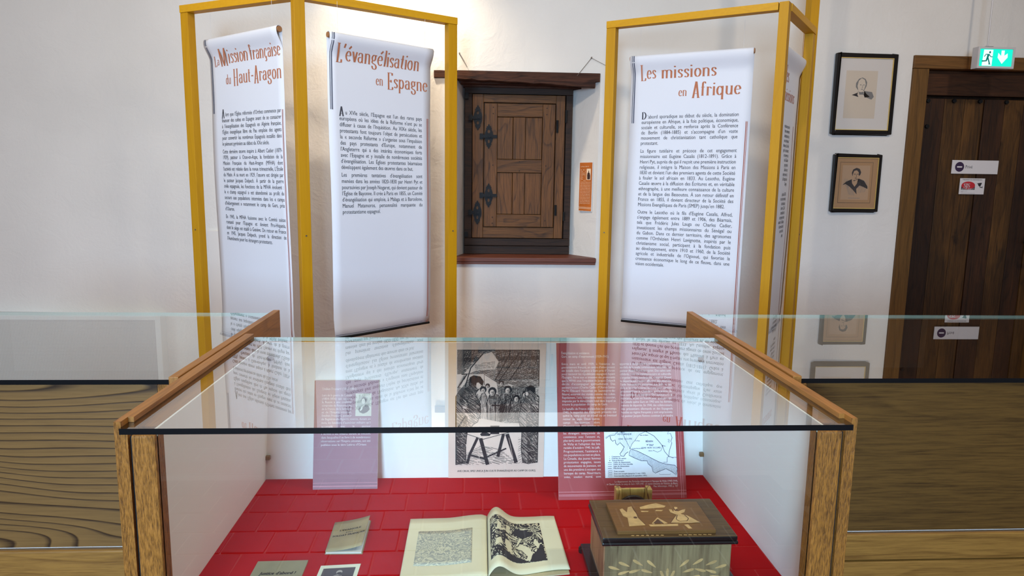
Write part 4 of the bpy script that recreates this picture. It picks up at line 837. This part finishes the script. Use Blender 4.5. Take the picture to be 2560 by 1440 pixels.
# --- engraving on tan paper
pr, fn = board((-.0665, 1.862, .6255), (1, 0, 0), (0, .004, 1), .2685, .3880, .0015, 'engraving_print', 'tan print of a worship scene in ink with a trestle table, against case back', 'print', PAPER, PAPER)
def zz(x, y): return (.0210+(x-120)/685*.2300, .369-(y-185)/945*.332)
K = Ink(fn, .0003); W1 = Ink(fn, .0006); K2 = Ink(fn, .0009); K2b = Ink(fn, .0014); W2 = Ink(fn, .0012)
def Z(pts): return [zz(*p) for p in pts]
LW = .0009
roof = [(130, 190), (805, 190), (805, 470), (690, 500), (560, 460), (500, 470), (350, 375), (250, 375), (130, 380)]
K.hatch(Z(roof), .35, .0017, LW, .35, seg=.03); K.hatch(Z(roof), -.45, .0026, LW, .35, seg=.02); K.hatch(Z([(130, 190), (330, 190), (240, 290), (130, 340)]), 1.1, .0022, LW*1.3, .3)
K.hatch(Z([(440, 190), (805, 190), (805, 420), (470, 430)]), 1.3, .0018, LW, .3, seg=.02); K.line(Z([(130, 187), (805, 187)]), .0028); K.line(Z([(803, 190), (803, 480)]), .002)
K.hatch(Z([(130, 250), (800, 235), (800, 262), (130, 280)]), .02, .0014, LW*1.2)
W1.poly(Z([(160, 400), (330, 225), (410, 200), (470, 280), (440, 340), (290, 350)])); K2.hatch(Z([(270, 300), (440, 280), (430, 330), (280, 345)]), .1, .003, LW, .3, seg=.01)
for p in ([(195, 480), (240, 330), (340, 215)], [(135, 490), (210, 380), (165, 380)], [(440, 430), (560, 215)], [(470, 440), (640, 205)], [(560, 430), (690, 240)]): K2.line(Z(p), .0030)
W1.poly(Z([(130, 495), (215, 372), (350, 372), (500, 470), (540, 520), (500, 600), (330, 560), (130, 560)])); K2.line(Z([(165, 378), (350, 374), (352, 470)]), .0016); K2.line(Z([(352, 380), (545, 500), (540, 560)]), .0016)
K2.hatch(Z([(140, 500), (210, 390), (180, 390), (135, 470)]), 1.1, .002, LW)
# crowd behind
K2.hatch(Z([(440, 400), (560, 500), (690, 470), (800, 480), (800, 560), (690, 780), (500, 780), (480, 560)]), .5, .0020, LW, .3, seg=.02); K2.hatch(Z([(130, 480), (240, 500), (330, 560), (330, 780), (240, 780), (130, 700)]), .9, .0018, LW, .3, seg=.02)
K2.hatch(Z([(460, 470), (700, 480), (690, 760), (470, 740)]), 1.45, .0016, LW, .3, seg=.03)
for (x, y, r_) in ((345, 510, 22), (420, 525, 28), (548, 510, 26), (620, 580, 22), (690, 545, 20), (495, 455, 16), (380, 480, 16)):
    K2.ell(*zz(x, y-6), r_*.00042, r_*.00044, n=12); W2.ell(*zz(x-2, y+4), r_*.00026, r_*.00031, n=12); K2b.line(Z([(x-r_*.4, y), (x+r_*.25, y)]), .0012); K2b.line(Z([(x-2, y), (x-3, y+r_*.35)]), .0009); K2b.line(Z([(x-r_*.3, y+r_*.6), (x+r_*.2, y+r_*.6)]), .0011); K2b.hatch(Z([(x+r_*.1, y-r_*.5), (x+r_*.7, y-r_*.3), (x+r_*.6, y+r_*.7), (x+r_*.1, y+r_*.8)]), 1.2, .0013, .0007)
def figure(pts, hatchang, gap=.0026):
    W1.poly(Z(pts)); K2.line(Z(pts+[pts[0]]), .0016); K2.hatch(Z(pts), hatchang, gap, LW*1.1, .25, seg=.04)
figure([(330, 540), (310, 620), (320, 780), (385, 780), (375, 560), (355, 530)], 1.5); figure([(395, 550), (372, 620), (385, 790), (490, 790), (520, 650), (470, 550), (440, 540)], 1.6, .0020)
figure([(520, 540), (530, 620), (500, 700), (545, 760), (575, 640), (570, 560)], 1.4); figure([(590, 545), (560, 640), (550, 770), (640, 780), (665, 640), (640, 560)], 1.7)
K2.hatch(Z([(395, 560), (440, 550), (520, 650), (500, 780), (400, 790)]), .3, .0024, LW*1.1, .2); K2.hatch(Z([(480, 620), (530, 610), (540, 760), (480, 770)]), .8, .0018, LW*1.4)
K2.rect(*zz(440, 775), *zz(449, 605)); K2.rect(*zz(414, 640), *zz(478, 628)); W2.line(Z([(436, 770), (436, 640)]), .0010)
# table with trestles
W2.poly(Z([(205, 790), (330, 740), (640, 800), (600, 850), (345, 915), (210, 880)])); K2.line(Z([(205, 870), (345, 912), (600, 845)]), .0014)
W1.poly(Z([(120, 880), (805, 860), (805, 1130), (120, 1130)]))
K3 = Ink(fn, .0015)
for p, w_ in (([(300, 900), (235, 1040), (215, 1115)], .0075), ([(325, 905), (385, 1125)], .0100), ([(515, 870), (470, 1060)], .0085), ([(545, 870), (625, 1110)], .0105), ([(245, 1045), (360, 1075)], .0050), ([(380, 1060), (540, 990)], .0042)): K3.line(Z(p), w_)
K3.poly(Z([(320, 870), (350, 845), (410, 870), (400, 885), (330, 885)])); K3.poly(Z([(405, 800), (480, 800), (480, 870), (405, 870)])); K3.line(Z([(210, 868), (345, 912), (605, 845)]), .0016)
K3.hatch(Z([(200, 1030), (330, 960), (500, 1000), (640, 1120), (150, 1125)]), -.25, .0040, LW*1.2, .3, seg=.03); K3.hatch(Z([(640, 900), (760, 960), (780, 1110), (640, 1120)]), .5, .0060, LW, .3, seg=.02)
# foreground figures
lf = [(235, 405), (265, 390), (320, 400), (345, 440), (335, 480), (300, 510), (280, 540), (318, 620), (322, 700), (300, 770), (265, 790), (215, 850), (200, 960), (205, 1110), (120, 1125), (118, 560), (150, 510), (225, 480)]
rf = [(700, 490), (735, 470), (770, 490), (775, 540), (805, 560), (803, 1110), (745, 1115), (730, 1120), (680, 1110), (665, 1000), (668, 860), (640, 760), (655, 650), (690, 580), (690, 520)]
W3 = Ink(fn, .00135)
for g in (lf, rf): W3.poly(Z(g)); K3.line(Z(g+[g[0]]), .0018); K3.hatch(Z(g), -.75, .0014, .0011, .25, seg=.035)
K3.hatch(Z(lf[:9]+[(150, 620), (150, 510)]), .4, .0018, .0010, .3, seg=.03); K3.hatch(Z([(120, 700), (220, 720), (200, 1110), (120, 1125)]), .2, .0016, .0011, .3, seg=.03); K3.hatch(Z([(700, 700), (803, 660), (803, 1110), (720, 1115)]), .3, .0016, .0011, .3, seg=.03)
K3.poly(Z([(232, 415), (265, 390), (320, 398), (346, 435), (338, 470), (318, 455), (300, 440), (285, 470), (262, 462), (240, 450)])); K3.poly(Z([(700, 495), (735, 470), (772, 490), (770, 530), (745, 520), (730, 510), (712, 520)]))
W3.done('engraving_cloaks', PAPER, pr)
WW = Ink(fn, .0019)
WW.hatch(Z([(130, 560), (260, 520), (310, 640), (290, 760), (210, 850), (195, 1090), (130, 1100)]), -.75, .0070, .0008, .3, seg=.012, keep=.5); WW.hatch(Z([(690, 590), (790, 580), (795, 1080), (700, 1090), (680, 860), (655, 750)]), -.9, .0070, .0008, .3, seg=.012, keep=.5)
WW.poly(Z([(290, 448), (306, 446), (322, 462), (326, 480), (312, 498), (296, 494), (286, 470)])); WW.poly(Z([(694, 524), (712, 524), (718, 540), (708, 558), (694, 548)])); WW.hatch(Z([(215, 940), (660, 960), (660, 1000), (215, 990)]), 0, .02, .0001)
WW.line(Z([(300, 960), (322, 1115)]), .0008); WW.line(Z([(560, 900), (600, 1080)]), .0008)
K.done('engraving_back', INK, pr); W1.done('engraving_paper', PAPER, pr); K2.done('engraving_lines', INK, pr); K2b.done('engraving_faces', INK, pr); W2.done('engraving_highlight', PAPER, pr); K3.done('engraving_figures', INK, pr); WW.done('engraving_cuts', PAPER, pr)
ik = Ink(fn, .0003); setline(ik, 'AVE CRUX, SPES UNICA [UN CULTE ÉVANGÉLIQUE AU CAMP DE GURS].', .0253, .2464, .0175, .0075, 'J', sx=1.0, bold=.05); put(ik, 'LOEW', .055, .0400, .008, 1.1, shear=.3, bold=.04); ik.done('printed_caption', INK, pr)

# ================================================================== THINGS ON THE CASE FLOOR
ZF = .6255
def flat(corners, z):
    """bilinear patch through BL,BR,TR,TL"""
    bl, br, tr, tl = [Vector((p[0], p[1], 0)) for p in corners]
    return lambda u, v, h: tuple(bl*(1-u)*(1-v)+br*u*(1-v)+tr*u*v+tl*(1-u)*v+Vector((0, 0, z+h)))
bk = empty('booklet', (-.286, 1.53, ZF), 'kraft paper booklet with curling cover titled L\'Évangile, behind the photograph', 'booklet', 'booklets on the case floor')
fb = flat([(-.326, 1.462), (-.243, 1.461), (-.246, 1.615), (-.331, 1.603)], ZF)
MB().extr([[(0, 0), (1, 0), (1, 1), (0, 1)]], fb, 0, .0012).build('back_cover', KRAFT, bk); MB().extr([[(.02, .012), (.97, .012), (.97, .99), (.02, .99)]], fb, .0012, .0034).build('pages', plain('booklet_pages', (214, 214, 208), .8), bk)
fcv = lambda u, v, h: fb(u, v, .0036+h+.012*u*u*(1-.2*v)+0.002*u)
m = MB(); nU, nV = 12, 8
for j in range(nV+1):
    for i in range(nU+1):
        u = i/nU; v = .035+.965*j/nV+.02*(1-j/nV)*u; m.v.append(fcv(u*.975, min(v, 1), 0))
for j in range(nV):
    for i in range(nU): a = j*(nU+1)+i; m.f.append((a, a+1, a+nU+2, a+nU+1)); m.m.append(0)
m.recalc = False; m.build('front_cover', KRAFT, bk, smooth=True, solid=.0005)
ik = Ink(lambda u, v, h: fcv(u/.085, v/.148, h+.0003), .0003, .02)
ik2 = ik; setline(ik2, 'L’ÉVANGILE', .018, .068, .0965, .0105, 'J', sx=1.0, bold=.06); setline(ik2, 'DU', .034, .050, .0855, .0055, 'J', bold=.06); setline(ik2, 'SOLDAT FRANÇAIS', .005, .080, .0715, .0105, 'J', sx=1.0, bold=.06); ik2.done('printed_title', INK, bk)
jb = empty('booklet', (-.412, 1.34, ZF), 'grey-green booklet titled Justice d\'abord!, nearest the left side of case', 'booklet', 'booklets on the case floor')
fb = flat([(-.462, 1.255), (-.354, 1.257), (-.356, 1.435), (-.463, 1.433)], ZF)
MB().extr([[(0, 0), (1, 0), (1, 1), (0, 1)]], fb, 0, .0022).build('pages', PAGEEDGE, jb); MB().extr([[(0, 0), (1, 0), (1, 1), (0, 1)]], fb, .0023, .0030).build('cover', KRAFT2, jb)
ik = Ink(lambda u, v, h: fb(u/.108, v/.178, .0031+h)); setline(ik, 'Justice d’abord !', .018, .092, .1235, .0150, 'J', sx=.95, shear=.18, bold=.07); setline(ik, 'par un pasteur', .030, .080, .095, .008, 'J'); ik.done('printed_title', INK, jb)
ph_ = empty('photograph', (-.285, 1.345, ZF), 'white-bordered black and white photograph of a seated person beside the grey-green booklet', 'photograph')
fb = flat([(-.326, 1.285), (-.242, 1.290), (-.240, 1.420), (-.324, 1.414)], ZF)
MB().extr([[(0, 0), (1, 0), (1, 1), (0, 1)]], fb, 0, .0012).build('card', plain('photo_white', (222, 226, 206), .6), ph_)
ik = Ink(fb, .0015); ik.rect(.10, .08, .90, .90); ik.done('image_area', plain('photo_ground', (78, 74, 80), .5), ph_)
ik = Ink(fb, .0018); ik.poly([(.40, .66), (.50, .70), (.62, .66), (.66, .52), (.72, .30), (.30, .30), (.28, .48), (.20, .60), (.30, .66)]); ik.ell(.53, .77, .075, .060); ik.done('figure_light', plain('photo_light', (176, 170, 166), .6), ph_)
ik = Ink(fb, .0021); ik.ell(.54, .735, .060, .030); ik.line([(.4, .6), (.6, .58)], .02); ik.line([(.36, .5), (.62, .46)], .03); ik.poly([(.46, .66), (.6, .66), (.55, .5)]); ik.done('figure_dark', plain('photo_dark_tone', (70, 66, 70), .6), ph_)

# open book
ob = empty('open_book', (.03, 1.49, ZF), 'large open book showing a faint print left and black woodcut right', 'book')
SP = [(.0335, 1.335), (.0365, 1.611)]   # spine
def lp(u, v, h):   # left page, u 0..1 from outer edge to spine
    xo = -.1495; yo = 1.335+(1.608-1.335)*v; xs_ = SP[0][0]+(SP[1][0]-SP[0][0])*v; ys_ = 1.335+(1.613-1.335)*v
    return (xo+(xs_-xo)*u, yo+(ys_-yo)*u, ZF+.0075+.007*smooth((u-.45)/.45)-.004*smooth((u-.93)/.07)+h)
def rprof(u): return .0045+.028*math.exp(-((u-.13)/.16)**2)*(1-math.exp(-u/.035))+.002*math.exp(-((u-.9)/.2)**2)
def rp(u, v, h):
    k = .006*math.exp(-((u-.13)/.12)**2)
    xs_ = SP[0][0]+(SP[1][0]-SP[0][0])*v; x1_ = .2115-.0075*v; y0 = 1.335+(1.365-1.335)*smooth(u*1.1)
    y = y0+(1.6165-y0)*v
    return (xs_+(x1_-xs_)*u, y, ZF+rprof(u)*(1-.0*v)+h)
def sheet(fn_, name, m_, par, nu=40, nv=10, v0=0, v1=1, h=0.0):
    m = MB(); m.recalc = False
    for j in range(nv+1):
        for i in range(nu+1): m.v.append(fn_(i/nu, v0+(v1-v0)*j/nv, h))
    for j in range(nv):
        for i in range(nu): a = j*(nu+1)+i; m.f.append((a, a+1, a+nu+2, a+nu+1)); m.m.append(0)
    return m.build(name, m_, par, smooth=True, solid=.0004)
MB().extr([[(-.149, 1.337), (.034, 1.337), (.036, 1.610), (-.1485, 1.606)]], lambda u, v, h: (u, v, ZF+h), 0, .0070).build('left_page_block', PAGEEDGE, ob)
MB().extr([[(.036, 1.342), (.209, 1.366), (.203, 1.614), (.038, 1.610)]], lambda u, v, h: (u, v, ZF+h), 0, .0028).build('right_page_block', PAGEEDGE, ob)
sheet(lp, 'left_page', PAGE, ob); sheet(rp, 'right_page', PAGE, ob, v0=.04)
def patch(fn_, x0, x1, v0, v1, name, m_, h):
    sheet(lambda u, v, hh: fn_(x0+(x1-x0)*u, v0+(v1-v0)*v, hh+h), name, m_, ob, 30, 10)
patch(lp, .135, .815, .22, .765, 'left_print', woodcut('faint_woodcut', (156, 156, 144), (204, 198, 170), 30, .27, (0, 0, 0)), .0006)
patch(rp, .045, .755, .20, .86, 'right_print', woodcut('black_woodcut', (26, 25, 30), (218, 208, 176), 22, .31, (3, 1, 0)), .0006)
ik = Ink(lambda u, v, h: rp(.045+.71*u, .20+.66*v, h), .0010, .08)
for p in ([(.0, .0), (.0, .35), (.10, .25), (.3, .18), (.55, .10), (.70, .0)], [(.0, .42), (.06, .40), (.12, .55), (.05, .8), (.0, .85)], [(.7, .0), (.98, .0), (.98, .38), (.90, .42), (.84, .25), (.74, .16)], [(.42, .7), (.62, .58), (.80, .66), (.78, .76), (.5, .86)], [(.2, .36), (.3, .30), (.34, .5), (.26, .62), (.2, .52)]): ik.poly(p)
ik.done('woodcut_black', INK, ob)
ik = Ink(lambda u, v, h: rp(.045+.71*u, .20+.66*v, h), .0014, .08)
for p in ([(.26, .34), (.30, .20), (.38, .18), (.38, .36), (.34, .46), (.28, .46)], [(.46, .34), (.58, .28), (.66, .14), (.62, .04), (.70, .04), (.76, .20), (.72, .34), (.58, .44)], [(.08, .22), (.22, .30), (.2, .42), (.1, .38)], [(.56, .60), (.60, .58), (.50, .40), (.47, .40)], [(.12, .62), (.2, .6), (.22, .78), (.15, .84)], [(.30, .66), (.36, .64), (.38, .84), (.32, .86)], [(.8, .46), (.88, .3), (.92, .4), (.86, .56)]): ik.poly(p)
ik.done('woodcut_light', PAGE, ob)

# inlaid box
bx = empty('inlaid_box', (.396, 1.365, ZF), 'wooden box with black-edged lid and straw-coloured inlay figures, at case right', 'box')
BODY = wood('box_body_wood', (150, 128, 90), (98, 76, 50), 'Z', 45, 0.22, 7, 8, .4, .5, .3, blotch=.3, pore=.55); SIDEW = wood('box_side_wood', (186, 134, 92), (122, 70, 46), 'Z', 25, 0.22, 14, 9, .5, .5, .3, blotch=.35, pore=.4)
LIDW = wood('box_lid_wood', (116, 88, 50), (68, 48, 28), 'X', 45, 0.22, 8, 7, .35, .3, .15, blotch=.35, pore=.4); PANW = wood('box_lid_panel', (134, 92, 46), (88, 56, 26), 'X', 45, 0.22, 8, 7, .3, .3, .1, blotch=.2, pore=.3)
INLAY = plain('straw_inlay', (198, 160, 104), .4, 0, 1, .12, 60); INLAYD = plain('dark_inlay', (84, 54, 32), .5)
B(.246, .548, 1.272, 1.462, ZF+.004, ZF+.018).build('base_moulding', BLKLAC, bx, bevel=.003)
for (x, y) in ((.252, 1.278), (.541, 1.278), (.250, 1.455), (.541, 1.455)): MB().tube([(x, y, ZF), (x, y, ZF+.012)], .009, 12).build('foot', BLKLAC, bx, bevel=.002)
B(.268, .527, 1.292, 1.444, ZF+.018, .7355).build('body', BODY, bx, bevel=.001); B(.2655, .268, 1.293, 1.443, ZF+.018, .735).build('side_veneer', SIDEW, bx)
B(.259, .536, 1.279, 1.452, .736, .7435).build('lid_moulding', BLKLAC, bx, bevel=.003); lid = B(.2605, .5345, 1.281, 1.450, .744, .7535).build('lid', [LIDW, BLKLAC], bx, bevel=.0025)
for p in lid.data.polygons:
    if p.normal.z < .5: p.material_index = 1
B(.292, .4935, 1.293, 1.419, .7535, .7615).build('raised_panel', PANW, bx, bevel=.001)
ft = lambda u, v, h: (.292+u, 1.293+v, .7615+h)
def tb(x, y):   # zoom pixels of the lid panel -> local
    v = (515-y)/(515-250)*.124+.001; f = (515-y)/(265.); xl = 530-120*f; xr = 1595-180*f; return ((x-xl)/(xr-xl)*.2015, v)
ik = Ink(ft, .0003)
for p in ([(560, 320), (590, 310), (640, 350), (650, 300), (690, 290), (715, 330), (740, 360), (760, 400), (840, 470), (660, 478), (645, 400), (600, 385)], [(780, 300), (880, 275), (960, 262), (1070, 290), (1050, 305), (930, 312), (790, 320)],
          [(790, 335), (880, 338), (870, 348), (800, 348)], [(960, 328), (1040, 330), (1020, 342), (950, 340)], [(905, 455), (970, 400), (1080, 455), (1040, 460), (975, 415), (930, 465)], [(870, 465), (1190, 462), (1190, 480), (890, 482)],
          [(1100, 325), (1130, 325), (1150, 350), (1165, 300), (1195, 305), (1205, 345), (1250, 330), (1285, 325), (1270, 355), (1225, 370), (1300, 385), (1440, 455), (1330, 458), (1110, 455), (1180, 380), (1120, 360)], [(1255, 470), (1300, 468), (1340, 505), (1300, 505)]): ik.poly([tb(*q) for q in p])
ik.done('inlay', INLAY, bx)
ik = Ink(ft, .0006); ik.line([tb(*q) for q in ((1190, 380), (1175, 420), (1210, 440), (1290, 438), (1310, 415), (1270, 380))], .0016); ik.line([tb(*q) for q in ((1110, 450), (1180, 378), (1120, 358))], .0012)
ik.ell(*tb(730, 400), .004, .004); ik.line([tb(*q) for q in ((700, 300), (740, 350), (760, 400), (840, 470))], .0012); ik.line([tb(*q) for q in ((1110, 455), (1200, 452), (1330, 458), (1440, 452))], .0012); ik.poly([tb(*q) for q in ((920, 455), (968, 418), (1030, 455))])
ik.poly([tb(*q) for q in ((1150, 305), (1165, 340), (1205, 345), (1195, 318), (1175, 330))]); ik.done('inlay_outline', INLAYD, bx)
fl_ = lambda u, v, h: (u, v, .7535+h)
ik = Ink(fl_, .0003)
for i in range(7): x = .318+i*.010+.0; ik.poly([(x, 1.2875), (x+.006, 1.2865), (x+.008, 1.2895), (x+.003, 1.2905)])
for i in range(7): x = .415+i*.010; ik.poly([(x, 1.2875), (x+.007, 1.2865), (x+.008, 1.2895), (x+.002, 1.2905)])
ik.done('lid_edge_inlay', INLAY, bx)
ff = lambda u, v, h: (.268+u, 1.292-h, v)
ik = Ink(ff, .0003)
def leaf(cx, cz, l, w_, a):
    pts = []
    for i in range(14):
        t = 2*pi*i/14; x = math.cos(t)*l; y = math.sin(t)*w_*(.35+.65*(1+math.cos(t))/2); pts.append((cx+x*math.cos(a)-y*math.sin(a), cz+x*math.sin(a)+y*math.cos(a)))
    ik.poly(pts)
for sgn in (-1, 1):
    for (dx_, z, a) in ((.030, .690, .7), (.055, .693, .55), (.080, .690, .4), (.098, .682, .3), (.038, .674, .3), (.060, .675, -.25), (.080, .672, -.3), (.050, .660, .2), (.090, .660, -.2)):
        leaf(.1295+sgn*dx_*1.12, z, .0125, .0042, a if sgn > 0 else pi-a)
for (x, z, a) in ((.1295, .668, 1.57), (.120, .664, 2.0), (.139, .664, 1.14)): leaf(x, z, .012, .004, a)
ik.done('front_inlay', INLAY, bx)

# medal on a small olive wood stand behind the box
sd = empty('medal_stand', (.386, 1.565, ZF), 'small striped olive wood stand with upright cheeks behind the inlaid box', 'stand')
ZEB = wood('olive_wood', (196, 160, 84), (92, 56, 26), 'Z', 12, 0.22, 16, 6, .8, .35, .1, pore=.3, warp=2.0)
B(.350, .424, 1.566, 1.574, ZF, .724).build('back_plate', ZEB, sd, bevel=.001); B(.343, .356, 1.548, 1.572, ZF, .730).build('cheek', ZEB, sd, bevel=.001); B(.418, .430, 1.548, 1.572, ZF, .730).build('cheek', ZEB, sd, bevel=.001)
B(.356, .418, 1.535, 1.566, ZF, ZF+.012).build('foot_rail', ZEB, sd, bevel=.001)
md = MB().tube([(.387, 1.556, .6755), (.387, 1.563, .6765)], .0375, 40).build('medal', plain('dark_bronze', (58, 54, 50), .35, .3, 40, metal=.5), None, (.387, 1.56, .638), bevel=.002)
tag(md, 'dark round medal standing on the olive wood stand', 'medal')

bpy.data.objects.remove(fo)
for o in list(sc.objects):
    if '_b' in o: del o['_b']
